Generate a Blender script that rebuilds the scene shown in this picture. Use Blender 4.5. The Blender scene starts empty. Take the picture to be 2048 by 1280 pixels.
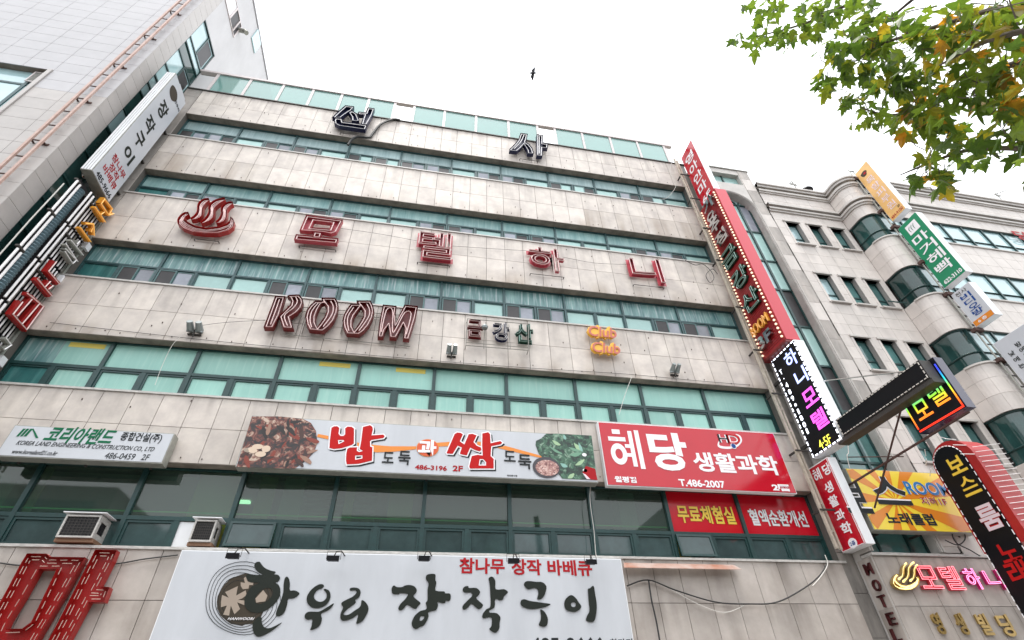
import bpy, math, random
from mathutils import Vector, Matrix
from mathutils.geometry import tessellate_polygon
random.seed(7)
SC = bpy.context.scene
COL = SC.collection
rad = math.radians

# ---------------------------------------------------------------- camera
FPX = 1007.9                       # focal length in pixels of a 2048 wide frame
CAM = Vector((7.726, -11.788, 1.6))
def _axes(yaw, pit, rol):
    cy, sy, cp, sp, cr, sr = math.cos(yaw), math.sin(yaw), math.cos(pit), math.sin(pit), math.cos(rol), math.sin(rol)
    R = Vector((cy, sy, 0)); F = Vector((-sy*cp, cy*cp, sp)); U = R.cross(F)
    return cr*R + sr*U, -sr*R + cr*U, F
CR, CU, CF = _axes(rad(-12.049), rad(39.741), rad(-2.239))
cam = bpy.data.cameras.new('camera'); co = bpy.data.objects.new('camera', cam); COL.objects.link(co)
cam.sensor_width = 36; cam.lens = 36*FPX/2048; cam.clip_end = 3000; cam.clip_start = .05
co.matrix_world = Matrix.Translation(CAM) @ Matrix((CR, CU, -CF)).transposed().to_4x4()
SC.camera = co
# ---------------------------------------------------------------- light
world = bpy.data.worlds.new('World'); SC.world = world; world.use_nodes = True
nt = world.node_tree; bg = nt.nodes['Background']
sky = nt.nodes.new('ShaderNodeTexSky'); sky.sky_type = 'NISHITA'; sky.sun_disc = False
SUN_EL, SUN_AZ = rad(79), rad(195)
sky.sun_elevation = SUN_EL; sky.sun_rotation = SUN_AZ; sky.air_density = 1.0; sky.dust_density = 4.0
hsv = nt.nodes.new('ShaderNodeHueSaturation'); hsv.inputs['Saturation'].default_value = .12
mx = nt.nodes.new('ShaderNodeMix'); mx.data_type = 'RGBA'; mx.inputs[0].default_value = .72
mx.inputs[7].default_value = (9.2, 9.5, 9.9, 1)
nt.links.new(sky.outputs[0], hsv.inputs['Color']); nt.links.new(hsv.outputs[0], mx.inputs[6])
nt.links.new(mx.outputs[2], bg.inputs[0]); bg.inputs[1].default_value = .12
sun = bpy.data.lights.new('sun', 'SUN'); sun.energy = 1.3; sun.angle = rad(20); sun.color = (1, .96, .9)
so = bpy.data.objects.new('sun', sun); COL.objects.link(so)
so.rotation_euler = Vector((math.sin(SUN_AZ)*math.cos(SUN_EL), math.cos(SUN_AZ)*math.cos(SUN_EL), math.sin(SUN_EL))).to_track_quat('Z', 'Y').to_euler()
SC.view_settings.view_transform = 'Standard'; SC.view_settings.look = 'None'
SC.view_settings.exposure = 1.3; SC.view_settings.gamma = 1
SC.render.engine = 'CYCLES'
SC.cycles.max_bounces = 7; SC.cycles.transparent_max_bounces = 12; SC.cycles.use_denoising = True
SC.render.film_transparent = False

# ---------------------------------------------------------------- helpers
def ray(px, py): return CF + CR*((px-1024)/FPX) + CU*((640-py)/FPX)
class PL:                                     # a plane of the real place, with its own u (right), v (up), n (towards the viewer's side)
    def __init__(s, o, U, V, N): s.o, s.U, s.V, s.N = Vector(o), Vector(U), Vector(V), Vector(N)
    def uv(s, px, py):
        d = ray(px, py); t = (s.o-CAM).dot(s.N)/d.dot(s.N); p = CAM+d*t-s.o
        return p.dot(s.U), p.dot(s.V)
    def pt(s, u, v, w=0): return s.o+s.U*u+s.V*v+s.N*w
    def off(s, w): return PL(s.o+s.N*w, s.U, s.V, s.N)
def FY(y): return PL((0, y, 0), (1, 0, 0), (0, 0, 1), (0, -1, 0))
def FXm(x): return PL((x, 0, 0), (0, -1, 0), (0, 0, 1), (-1, 0, 0))     # faces -X
def FXp(x): return PL((x, 0, 0), (0, 1, 0), (0, 0, 1), (1, 0, 0))       # faces +X
class MB:
    def __init__(s): s.v = []; s.f = []
    def add(s, vs, fs):
        n = len(s.v); s.v += [tuple(v) for v in vs]; s.f += [tuple(i+n for i in f) for f in fs]; return s
    def box(s, x0, x1, y0, y1, z0, z1):
        x0, x1 = min(x0, x1), max(x0, x1); y0, y1 = min(y0, y1), max(y0, y1); z0, z1 = min(z0, z1), max(z0, z1)
        return s.add([(x, y, z) for x in (x0, x1) for y in (y0, y1) for z in (z0, z1)],
                     [(0, 1, 3, 2), (4, 6, 7, 5), (0, 4, 5, 1), (2, 3, 7, 6), (0, 2, 6, 4), (1, 5, 7, 3)])
    def pbox(s, pl, u0, u1, v0, v1, w0, w1):
        vs = [pl.pt(u, v, w) for u in (u0, u1) for v in (v0, v1) for w in (w0, w1)]
        return s.add(vs, [(0, 1, 3, 2), (4, 6, 7, 5), (0, 4, 5, 1), (2, 3, 7, 6), (0, 2, 6, 4), (1, 5, 7, 3)])
    def tube(s, pts, r, k=6, rr=None):
        pts = [Vector(p) for p in pts]; n = len(pts); rings = []; up = None
        for i, p in enumerate(pts):
            t = (pts[min(i+1, n-1)]-pts[max(i-1, 0)])
            if t.length < 1e-9: t = Vector((0, 0, 1))
            t.normalize()
            a = Vector((0, 0, 1)) if abs(t.z) < .9 else Vector((1, 0, 0))
            if up is not None: a = up
            x = t.cross(a).normalized(); y = x.cross(t).normalized(); up = y
            q = rr[i] if rr else r
            rings.append([p+(x*math.cos(2*math.pi*j/k)+y*math.sin(2*math.pi*j/k))*q for j in range(k)])
        vs = [v for rg in rings for v in rg]
        fs = [(i*k+j, i*k+(j+1) % k, (i+1)*k+(j+1) % k, (i+1)*k+j) for i in range(n-1) for j in range(k)]
        fs += [tuple(range(k)), tuple((n-1)*k+j for j in range(k))]
        return s.add(vs, fs)
    def plane_faces(s, pl, v2, f2, w): return s.add([pl.pt(a, b, w) for a, b in v2], f2)
    def walls(s, pl, v2, edges, w0, w1):
        for a, b in edges:
            A, B = v2[a], v2[b]
            s.add([pl.pt(*A, w0), pl.pt(*B, w0), pl.pt(*B, w1), pl.pt(*A, w1)], [(0, 1, 2, 3)])
        return s
    def edge_rods(s, pl, v2, edges, w, r):
        for a, b in edges:
            A, B = Vector(v2[a]), Vector(v2[b]); d = B-A
            if d.length < 1e-6: continue
            d.normalize(); n = Vector((-d.y, d.x))*r; A = A-d*r*.5; B = B+d*r*.5
            q = []
            for P in (A, B):
                q += [pl.pt(P.x+n.x, P.y+n.y, w), pl.pt(P.x, P.y, w+r), pl.pt(P.x-n.x, P.y-n.y, w), pl.pt(P.x, P.y, w-r)]
            s.add(q, [(0, 1, 5, 4), (1, 2, 6, 5), (2, 3, 7, 6), (3, 0, 4, 7), (0, 3, 2, 1), (4, 5, 6, 7)])
        return s
    def mesh(s, name, m):
        me = bpy.data.meshes.new(name); me.from_pydata(s.v, [], s.f); me.materials.append(m); me.update(); return me
def wloc(o):
    L = Vector((0, 0, 0))
    while o: L += Vector(o.location); o = o.parent
    return L
def thing(name, label, cat, loc=(0, 0, 0), group=None):
    o = bpy.data.objects.new(name, None); COL.objects.link(o); o.location = loc; o['label'] = label; o['category'] = cat
    if group: o['group'] = group
    return o
def part(name, mb, m, parent=None, label=None, kind=None, world=(0, 0, 0), scale=None, rot=None, smooth=False):
    me = mb.mesh(name, m) if isinstance(mb, MB) else mb
    if smooth:
        for p in me.polygons: p.use_smooth = True
    o = bpy.data.objects.new(name, me); COL.objects.link(o)
    if parent: o.parent = parent; o.location = Vector(world)-wloc(parent)
    else: o.location = world
    if scale: o.scale = scale
    if rot: o.rotation_euler = rot
    if label: o['label'] = label
    if kind: o['kind'] = kind
    return o
def struct(name, mb, m): return part(name, mb, m, kind='structure')
_cube = {}
def cube_piece(name, m, parent, x0, x1, y0, y1, z0, z1, **k):
    if m.name not in _cube: _cube[m.name] = MB().box(-.5, .5, -.5, .5, -.5, .5).mesh('block_'+m.name, m)
    return part(name, _cube[m.name], None, parent, world=((x0+x1)/2, (y0+y1)/2, (z0+z1)/2), scale=(abs(x1-x0), abs(y1-y0), abs(z1-z0)), **k)
# ---- text and traced shapes, all as real geometry
_ts = bpy.data.scenes.new('letter_bench')
_tc = {}
def _conv(s, off, shear, fill):
    c = bpy.data.curves.new('t', 'FONT'); c.body = s; c.size = 1; c.offset = off; c.shear = shear; c.resolution_u = 3; c.fill_mode = fill
    o = bpy.data.objects.new('t', c); _ts.collection.objects.link(o)
    vl = _ts.view_layers[0]; vl.update(); dg = vl.depsgraph
    me = bpy.data.meshes.new_from_object(o.evaluated_get(dg), depsgraph=dg)
    v = [(a.co.x, a.co.y) for a in me.vertices]; f = [tuple(p.vertices) for p in me.polygons]; e = [tuple(q.vertices) for q in me.edges]
    bpy.data.meshes.remove(me); bpy.data.objects.remove(o); bpy.data.curves.remove(c)
    return v, f, e
def glyphs(s, bold=0, shear=0, inset=None):
    k = (s, bold, shear, inset)
    if k not in _tc:
        v, f, _ = _conv(s, bold, shear, 'BOTH'); v2, _, e = _conv(s, bold, shear, 'NONE')
        x0, x1 = min(a[0] for a in v), max(a[0] for a in v); y0, y1 = min(a[1] for a in v), max(a[1] for a in v)
        N = lambda L: [((a-x0)/(x1-x0), (b-y0)/(y1-y0)) for a, b in L]
        r = [N(v), f, N(v2), e]
        if inset is not None: v3, _, e3 = _conv(s, bold-inset, shear, 'NONE'); r += [N(v3), e3]
        _tc[k] = r
    return _tc[k]
def _map(L, q):
    (u0, v0), (u1, v1) = q
    return [(u0+a*(u1-u0), v0+b*(v1-v0)) for a, b in L]
def rect_px(pl, bl, tr): return pl.uv(*bl), pl.uv(*tr)
def rect_c(pl, c, w, h):
    u, v = pl.uv(*c); return (u-w/2, v-h/2), (u+w/2, v+h/2)
def text(pl, s, q, m, parent, bold=.02, d=.004, w=.002, shear=0, name='lettering', grow=0, smooth=False):
    g = glyphs(s, bold, shear)
    mb = MB(); v = _map(g[0], q); mb.plane_faces(pl, v, g[1], w+d)
    if d > .003: mb.walls(pl, _map(g[2], q), g[3], w, w+d)
    return part(name, mb, m, parent)
def channel_text(pl, s, q, m, mtube, parent, bold=.045, d=.14, w=0, inset=.035, tr=.016, name='letter', back=None, ntube='neon_tube', tw=None):
    g = glyphs(s, bold, 0, inset)
    mb = MB(); mb.plane_faces(pl, _map(g[0], q), g[1], w); mb.walls(pl, _map(g[2], q), g[3], w, w+d)
    p = part(name, mb, m, parent)
    if mtube: part(ntube, MB().edge_rods(pl, _map(g[4], q), g[5], tw if tw is not None else w+d*.85, tr), mtube, p)
    return p
def solid_text(pl, s, q, m, parent, bold=.04, d=.1, w=0, name='letter'):
    g = glyphs(s, bold, 0); mb = MB(); mb.plane_faces(pl, _map(g[0], q), g[1], w+d); mb.walls(pl, _map(g[2], q), g[3], w, w+d)
    return part(name, mb, m, parent)
def cr(pts, closed=True, n=4):
    P = [Vector(p) for p in pts]; N = len(P); out = []
    rng = range(N) if closed else range(N-1)
    for i in rng:
        a = P[(i-1) % N] if closed else P[max(i-1, 0)]; b = P[i]; c = P[(i+1) % N]; d = P[(i+2) % N] if closed else P[min(i+2, N-1)]
        for j in range(n):
            t = j/n
            out.append(.5*((2*b)+(c-a)*t+(2*a-5*b+4*c-d)*t*t+(3*b-a-3*c+d)*t**3))
    if not closed: out.append(P[-1])
    return out
def crop(pts, ox, oy, k): return [(ox+p[0]/k, oy+p[1]/k) for p in pts]
def area(L): return sum(L[i][0]*L[(i+1) % len(L)][1]-L[(i+1) % len(L)][0]*L[i][1] for i in range(len(L)))/2
def grow(L, d):                                # offset a closed loop outwards by d
    n = len(L); s = 1 if area(L) > 0 else -1; out = []
    for i in range(n):
        a, b, c = Vector(L[i-1]), Vector(L[i]), Vector(L[(i+1) % n])
        e1 = (b-a); e2 = (c-b)
        if e1.length < 1e-7 or e2.length < 1e-7: out.append(tuple(b)); continue
        n1 = Vector((e1.y, -e1.x)).normalized()*s; n2 = Vector((e2.y, -e2.x)).normalized()*s
        m = n1+n2
        if m.length < .3: m = n1
        m = m/max(m.length_squared/2, .5)
        out.append(tuple(b+m*d))
    return out
def loops_uv(pl, loops, smooth=False):
    r = []
    for L in loops:
        q = [pl.uv(*p) for p in L]
        if smooth: q = [tuple(v) for v in cr(q, True, 3)]
        r.append(q)
    return r
def fill(loops):
    tr = tessellate_polygon([[Vector((a, b, 0)) for a, b in L] for L in loops])
    v = [p for L in loops for p in L]; return v, [tuple(t) for t in tr]
def loop_edges(loops):
    e = []; o = 0
    for L in loops: n = len(L); e += [(o+i, o+(i+1) % n) for i in range(n)]; o += n
    return e
def flat(pl, loops, m, parent, w=.003, d=.003, name='print', smooth=False, uv=False):
    q = loops if uv else loops_uv(pl, loops, smooth)
    v, f = fill(q); mb = MB().plane_faces(pl, v, f, w+d)
    if d > .001: mb.walls(pl, v, loop_edges(q), w, w+d)
    return part(name, mb, m, parent)
def channel(pl, loops, m, mtube, parent, d=.16, w=0, inset=.05, tr=.017, name='letter', smooth=False, dash=False, tw=None, extra=()):
    q = loops_uv(pl, loops, smooth)
    v, f = fill(q); mb = MB().plane_faces(pl, v, f, w).walls(pl, v, loop_edges(q), w, w+d)
    p = part(name, mb, m, parent)
    t = MB(); tw = w+d*.85 if tw is None else tw
    for k, L in enumerate(q):
        for ii in (inset, inset*2.1) if (k == 0 and dash) else (inset,):
            g = grow(L, -ii if k == 0 else ii); n = len(g)
            if not dash: t.edge_rods(pl, g, [(i, (i+1) % n) for i in range(n)], tw, tr)
            else:
                for i in range(n):
                    A, B = Vector(g[i]), Vector(g[(i+1) % n]); l = (B-A).length; c = max(1, int(l/.17))
                    for j in range(c):
                        a = A.lerp(B, (j+.15)/c); b = A.lerp(B, (j+.75)/c); t.edge_rods(pl, [tuple(a), tuple(b)], [(0, 1)], tw, tr)
    for L in extra:
        g = [tuple(x) for x in cr([pl.uv(*a) for a in L], False, 4)]
        t.edge_rods(pl, g, [(i, i+1) for i in range(len(g)-1)], tw, tr)
    part('neon_tube', t, mtube, p, kind='stuff' if dash else None)
    return p
def stroke_loop(pts, widths, n=5):             # outline of a brush stroke (open centre line with a width at each point)
    C = cr([(a, b) for a, b in pts], False, n); W = cr([(w, 0) for w in widths], False, n)
    L, R = [], []
    for i, c in enumerate(C):
        t = C[min(i+1, len(C)-1)]-C[max(i-1, 0)]
        if t.length < 1e-6: continue
        t.normalize(); nn = Vector((-t.y, t.x))*(W[i].x/2); L.append(tuple(c+nn)); R.append(tuple(c-nn))
    return L+R[::-1]
def ell(cx, cy, rx, ry, n=28, wob=0, rot=0):
    out = []
    for i in range(n):
        a = 2*math.pi*i/n; k = 1+wob*math.sin(3*a+rot*5)+wob*.7*math.sin(5*a+1+rot*3)
        x, y = rx*k*math.cos(a), ry*k*math.sin(a); out.append((cx+x*math.cos(rot)-y*math.sin(rot), cy+x*math.sin(rot)+y*math.cos(rot)))
    return out
def px_tube(mb, pl, pts, r, w=0, n=5, k=5, closed=False):
    q = cr([pl.uv(*p) for p in pts], closed, n); return mb.tube([pl.pt(a.x, a.y, w) for a in q], r, k)

# ---------------------------------------------------------------- materials
def mat(name, col, rough=.5, metal=0, em=None, es=0, noise=0, nscale=6, stretch=(1, 1, 1), col2=None, bump=0, rnd=0, spec=.5, trans=None, coat=0, streak=None):
    m = bpy.data.materials.new(name); m.use_nodes = True; t = m.node_tree; b = t.nodes['Principled BSDF']; L = t.links.new
    b.inputs['Base Color'].default_value = (*col, 1); b.inputs['Roughness'].default_value = rough; b.inputs['Metallic'].default_value = metal
    b.inputs['Specular IOR Level'].default_value = spec; b.inputs['Coat Weight'].default_value = coat
    if em: b.inputs['Emission Color'].default_value = (*em, 1); b.inputs['Emission Strength'].default_value = es
    cur = None
    if noise or bump or streak:
        g = t.nodes.new('ShaderNodeNewGeometry'); mp = t.nodes.new('ShaderNodeMapping'); mp.inputs['Scale'].default_value = stretch
        L(g.outputs['Position'], mp.inputs[0])
    if noise:
        n = t.nodes.new('ShaderNodeTexNoise'); n.inputs['Scale'].default_value = nscale; n.inputs['Detail'].default_value = 6; n.inputs['Roughness'].default_value = .62
        L(mp.outputs[0], n.inputs[0])
        r = t.nodes.new('ShaderNodeMapRange'); r.inputs[1].default_value = .32; r.inputs[2].default_value = .68; L(n.outputs[0], r.inputs[0])
        x = t.nodes.new('ShaderNodeMix'); x.data_type = 'RGBA'; x.inputs[6].default_value = (*col, 1)
        c2 = col2 or tuple(c*(1-noise) for c in col); x.inputs[7].default_value = (*c2, 1); L(r.outputs[0], x.inputs[0]); cur = x.outputs[2]
    if streak:                                 # (colour, amount, scale, direction): dirt that runs down from the top or gathers at the bottom edge of a piece
        sc, amt, ssc, dirn = streak
        tc = t.nodes.new('ShaderNodeTexCoord'); sp = t.nodes.new('ShaderNodeSeparateXYZ'); L(tc.outputs['Generated'], sp.inputs[0])
        mp2 = t.nodes.new('ShaderNodeMapping'); mp2.inputs['Scale'].default_value = (ssc, ssc, ssc*.09); L(g.outputs['Position'], mp2.inputs[0])
        n2 = t.nodes.new('ShaderNodeTexNoise'); n2.inputs['Scale'].default_value = 1; n2.inputs['Detail'].default_value = 4; L(mp2.outputs[0], n2.inputs[0])
        r2 = t.nodes.new('ShaderNodeMapRange'); r2.inputs[1].default_value = .45; r2.inputs[2].default_value = .72; L(n2.outputs[0], r2.inputs[0])
        pw = t.nodes.new('ShaderNodeMapRange'); L(sp.outputs[2], pw.inputs[0])
        if dirn > 0: pw.inputs[1].default_value = -.3; pw.inputs[2].default_value = 1
        else: pw.inputs[1].default_value = .62; pw.inputs[2].default_value = 0
        mu = t.nodes.new('ShaderNodeMath'); mu.operation = 'MULTIPLY'; L(r2.outputs[0], mu.inputs[0]); L(pw.outputs[0], mu.inputs[1])
        mu2 = t.nodes.new('ShaderNodeMath'); mu2.operation = 'MULTIPLY'; L(mu.outputs[0], mu2.inputs[0]); mu2.inputs[1].default_value = amt
        x2 = t.nodes.new('ShaderNodeMix'); x2.data_type = 'RGBA'; x2.inputs[7].default_value = (*sc, 1); L(mu2.outputs[0], x2.inputs[0])
        if cur: L(cur, x2.inputs[6])
        else: x2.inputs[6].default_value = (*col, 1)
        cur = x2.outputs[2]
    if rnd:
        oi = t.nodes.new('ShaderNodeObjectInfo'); r = t.nodes.new('ShaderNodeMapRange'); r.inputs[3].default_value = 1-rnd; r.inputs[4].default_value = 1+rnd*.5
        L(oi.outputs['Random'], r.inputs[0]); x = t.nodes.new('ShaderNodeMix'); x.data_type = 'RGBA'; x.blend_type = 'MULTIPLY'; x.inputs[0].default_value = 1
        if cur: L(cur, x.inputs[6])
        else: x.inputs[6].default_value = (*col, 1)
        L(r.outputs[0], x.inputs[7]); cur = x.outputs[2]
    if cur: L(cur, b.inputs['Base Color'])
    if bump:
        n3 = t.nodes.new('ShaderNodeTexNoise'); n3.inputs['Scale'].default_value = 22; n3.inputs['Detail'].default_value = 5; L(mp.outputs[0], n3.inputs[0])
        bu = t.nodes.new('ShaderNodeBump'); bu.inputs['Strength'].default_value = bump; bu.inputs['Distance'].default_value = .02; L(n3.outputs[0], bu.inputs['Height']); L(bu.outputs[0], b.inputs['Normal'])
    if trans:                                  # see-through pane: tinted, dirty, with a real reflection
        out = t.nodes['Material Output']; tr = t.nodes.new('ShaderNodeBsdfTransparent'); tr.inputs[0].default_value = (*trans[0], 1)
        gb = t.nodes.new('ShaderNodeNewGeometry'); iv = t.nodes.new('ShaderNodeMath'); iv.operation = 'SUBTRACT'; iv.inputs[0].default_value = 1; L(gb.outputs['Backfacing'], iv.inputs[1])
        fm_ = t.nodes.new('ShaderNodeMath'); fm_.operation = 'MULTIPLY'; L(iv.outputs[0], fm_.inputs[1]); gl = t.nodes.new('ShaderNodeBsdfGlossy'); gl.inputs['Roughness'].default_value = rough
        fr = t.nodes.new('ShaderNodeFresnel'); fr.inputs[0].default_value = 1.5
        a = t.nodes.new('ShaderNodeMixShader'); a.inputs[0].default_value = trans[1]; L(tr.outputs[0], a.inputs[1]); L(b.outputs[0], a.inputs[2])
        c = t.nodes.new('ShaderNodeMixShader'); L(fr.outputs[0], fm_.inputs[0]); L(fm_.outputs[0], c.inputs[0]); L(a.outputs[0], c.inputs[1]); L(gl.outputs[0], c.inputs[2]); L(c.outputs[0], out.inputs[0])
    return m
STONE = (.64, .58, .52)
M = {}
M['panel_top'] = mat('granite_panel_upper', STONE, .55, noise=.13, nscale=2.2, col2=(.48, .43, .395), rnd=.12, bump=.05, streak=((.20, .17, .15), .5, 4, 1))
M['panel_low'] = mat('granite_panel_lower', STONE, .55, noise=.13, nscale=2.2, col2=(.48, .43, .395), rnd=.12, bump=.05, streak=((.24, .17, .11), .75, 1.6, -1))
M['panel'] = mat('granite_panel', (.50, .45, .41), .55, noise=.13, nscale=1.6, col2=(.37, .325, .29), rnd=.1, bump=.05, streak=((.16, .135, .115), .8, 2.2, 1))
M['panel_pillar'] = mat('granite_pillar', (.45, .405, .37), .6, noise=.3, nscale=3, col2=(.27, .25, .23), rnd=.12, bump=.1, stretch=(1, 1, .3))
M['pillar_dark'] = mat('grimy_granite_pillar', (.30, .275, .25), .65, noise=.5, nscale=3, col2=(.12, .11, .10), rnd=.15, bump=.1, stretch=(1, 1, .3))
M['grout'] = mat('dark_joint', (.10, .09, .08), .9)
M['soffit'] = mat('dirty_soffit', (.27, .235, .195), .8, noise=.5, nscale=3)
M['sill'] = mat('pale_metal_sill', (.55, .53, .50), .45, noise=.35, nscale=8, stretch=(1, 1, 4))
M['frame'] = mat('dark_green_frame', (.012, .052, .05), .38, noise=.3, nscale=12)
M['frame_up'] = mat('hazed_green_frame', (.03, .085, .09), .42, noise=.35, nscale=10)  # lighter green paints in the haze and overexposure of the upper floors
M['sash'] = mat('grey_green_sash', (.07, .15, .15), .4, noise=.2, nscale=10)
def glass_film(name, c1, c2, white, w_amt, sc=1.4, rough=.3):
    m = mat(name, c1, rough, noise=1, nscale=sc, col2=c2, stretch=(2.6, 1, .35), rnd=.16, spec=.4)
    t = m.node_tree; b = t.nodes['Principled BSDF']; L = t.links.new
    src = b.inputs['Base Color'].links[0].from_socket
    g = t.nodes.new('ShaderNodeNewGeometry'); mp = t.nodes.new('ShaderNodeMapping'); mp.inputs['Scale'].default_value = (9, 1, .55); L(g.outputs['Position'], mp.inputs[0])
    n = t.nodes.new('ShaderNodeTexNoise'); n.inputs['Scale'].default_value = 1.6; n.inputs['Detail'].default_value = 5; L(mp.outputs[0], n.inputs[0])
    tc = t.nodes.new('ShaderNodeTexCoord'); sp = t.nodes.new('ShaderNodeSeparateXYZ'); L(tc.outputs['Generated'], sp.inputs[0])
    r = t.nodes.new('ShaderNodeMapRange'); r.inputs[1].default_value = .5; r.inputs[2].default_value = .8; L(n.outputs[0], r.inputs[0])
    mu = t.nodes.new('ShaderNodeMath'); mu.operation = 'MULTIPLY'; mu.inputs[1].default_value = w_amt; L(r.outputs[0], mu.inputs[0])
    x = t.nodes.new('ShaderNodeMix'); x.data_type = 'RGBA'; x.inputs[7].default_value = (*white, 1); L(mu.outputs[0], x.inputs[0]); L(src, x.inputs[6]); L(x.outputs[2], b.inputs['Base Color'])
    return m
M['glass6'] = glass_film('teal_film_glass_upper', (.23, .34, .35), (.35, .47, .47), (.60, .70, .70), .4)
M['glass5'] = glass_film('teal_film_glass', (.15, .30, .30), (.29, .45, .435), (.56, .70, .66), .4)
M['glass4'] = glass_film('teal_film_glass_stained', (.06, .16, .17), (.24, .41, .39), (.66, .70, .72), .9)
M['glass3'] = glass_film('mint_blind_glass', (.33, .60, .52), (.27, .52, .455), (.50, .70, .62), .35, sc=.8)
M['glass_teal_dark'] = glass_film('dark_teal_glass', (.02, .10, .10), (.05, .2, .19), (.2, .4, .38), .3)
M['curtain'] = mat('pale_mint_curtain_glass', (.36, .56, .53), .1, noise=.12, nscale=3, rnd=.12)
M['open'] = mat('dark_insect_screen', (.035, .032, .035), .5, noise=.4, nscale=3, rnd=.3)
M['lilac'] = mat('lilac_grey_glass', (.30, .32, .37), .08, noise=.25, nscale=3, rnd=.35)
M['glass2'] = mat('clear_dark_glass', (.085, .13, .11), .03, trans=((.42, .62, .50), .32))
M['glass2b'] = mat('smoked_low_glass', (.055, .095, .095), .05, noise=.4, nscale=2, rnd=.2)
M['glass_roof'] = mat('mint_roof_glass', (.20, .36, .33), .05, trans=((.42, .66, .60), .75))
M['sky_glass'] = mat('sky_painted_glass', (.42, .60, .62), .05, noise=.2, nscale=.8, rnd=.12, spec=1)  # pale base colour carries a painted reflection of the sky
M['dark_glass'] = mat('dark_green_glass', (.028, .08, .074), .05, noise=.5, nscale=1.2, rnd=.4, spec=.7)
M['mid_glass'] = mat('mid_green_glass', (.10, .24, .23), .06, noise=.5, nscale=1, rnd=.3, spec=.8)
M['pinkframe'] = mat('pinkish_white_frame', (.62, .55, .54), .4, noise=.15, nscale=6)
M['white'] = mat('white_sheet', (.80, .81, .83), .35, noise=.06, nscale=2)
M['board'] = mat('white_sign_board', (.53, .55, .585), .35, noise=.11, nscale=1.2, stretch=(1.5, 1, .35))
M['alu'] = mat('dirty_aluminium', (.38, .38, .34), .45, .3, noise=.3, nscale=6)
M['steel'] = mat('dark_steel', (.05, .045, .04), .6, noise=.3, nscale=9)
M['steel2'] = mat('grey_steel', (.34, .33, .30), .45, .5, noise=.35, nscale=9)
M['cream'] = mat('cream_painted_pole', (.50, .44, .36), .5, noise=.3, nscale=5)
M['pinkpipe'] = mat('rust_pink_paint', (.52, .38, .33), .5, noise=.25, nscale=6, col2=(.40, .25, .20))
M['rust'] = mat('rusty_iron', (.10, .05, .04), .8, noise=.5, nscale=9)
M['black'] = mat('black_face', (.008, .008, .010), .35, spec=.15)
M['blackp'] = mat('black_print', (.025, .028, .03), .5, spec=.12)
M['ink'] = mat('brush_ink', (.022, .026, .022), .5, spec=.12)
M['brown'] = mat('brown_print', (.055, .045, .034), .5, spec=.12)
M['beige'] = mat('beige_print', (.34, .28, .23), .5, spec=.12)
M['red'] = mat('red_sign_face', (.50, .008, .022), .13, noise=.08, nscale=2)
M['redp'] = mat('red_print', (.36, .015, .02), .5, spec=.12)
M['redd'] = mat('deep_red_print', (.46, .012, .012), .5, spec=.12)
M['chred'] = mat('red_channel_letter', (.19, .012, .012), .42, noise=.5, nscale=5)
M['chred2'] = mat('bright_red_channel_letter', (.34, .010, .009), .3, noise=.15, nscale=5)
M['chpink'] = mat('coral_channel_letter', (.50, .07, .095), .35, noise=.3, nscale=7)
M['chnavy'] = mat('navy_channel_letter', (.012, .014, .055), .35)
M['chgreen'] = mat('green_channel_letter', (.008, .045, .028), .3)
M['motel'] = mat('worn_dark_red_letter', (.12, .022, .022), .6, noise=.5, nscale=9)
M['chrome'] = mat('chrome_letter', (.55, .55, .55), .12, 1)
M['orange'] = mat('orange_print', (.70, .22, .02), .4)
M['orangel'] = mat('orange_letter', (.62, .26, .02), .35)
M['gold'] = mat('gold_letter', (.42, .28, .09), .35, .5, noise=.3, nscale=6)
M['yellow'] = mat('yellow_print', (.85, .58, .06), .35)
M['yellowf'] = mat('yellow_sign_face', (.80, .60, .05), .25)
M['orangef'] = mat('orange_ray', (.66, .22, .02), .25)
M['amber'] = mat('faded_amber_face', (.80, .47, .16), .35, noise=.2, nscale=2)
M['greenf'] = mat('green_sign_face', (.005, .22, .10), .3)
M['greenp'] = mat('green_print', (.01, .13, .06), .5, spec=.12)
M['bluep'] = mat('blue_print', (.02, .07, .25), .5, spec=.12)
M['blue2'] = mat('bright_blue_print', (.01, .16, .42), .4)
M['whitep'] = mat('white_print', (.82, .80, .82), .4)
M['pinkp'] = mat('pink_print', (.75, .62, .68), .4)
M['club'] = mat('yellow_club_board', (.80, .42, .03), .4)
M['clubp'] = mat('peach_letter', (.48, .12, .08), .35)
M['tube'] = mat('unlit_glass_tube', (.80, .60, .58), .2)
M['tubed'] = mat('dusty_glass_tube', (.52, .38, .32), .3)
M['tubew'] = mat('white_unlit_tube', (.86, .84, .84), .2)
M['tubeg'] = mat('pale_green_tube', (.35, .55, .48), .2)
M['tubeo'] = mat('amber_tube', (.9, .5, .12), .25, em=(1, .5, .1), es=.12)
M['led_pink'] = mat('lit_pink_neon', (.9, .3, .35), .3, em=(1, .18, .22), es=1.3)
M['led_pink2'] = mat('lit_magenta_neon', (.9, .3, .5), .3, em=(1, .25, .5), es=1.2)
M['led_white'] = mat('lit_white_diodes', (.9, .9, .95), .3, em=(.85, .88, 1), es=1.6)
M['led_blue'] = mat('lit_pale_blue_letters', (.3, .35, .8), .3, em=(.40, .48, 1), es=.85)
M['led_mag'] = mat('lit_magenta_letters', (.8, .1, .7), .3, em=(.85, .07, .72), es=.8)
M['led_yel'] = mat('lit_yellow_letters', (.8, .8, .1), .3, em=(.75, .72, .06), es=.7)
M['led_grn'] = mat('lit_green_strip', (.2, .8, .3), .3, em=(.18, .8, .22), es=.14)
M['gold_tube'] = mat('lit_gold_tube', (.9, .8, .4), .3, em=(1, .75, .3), es=.6)
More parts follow.
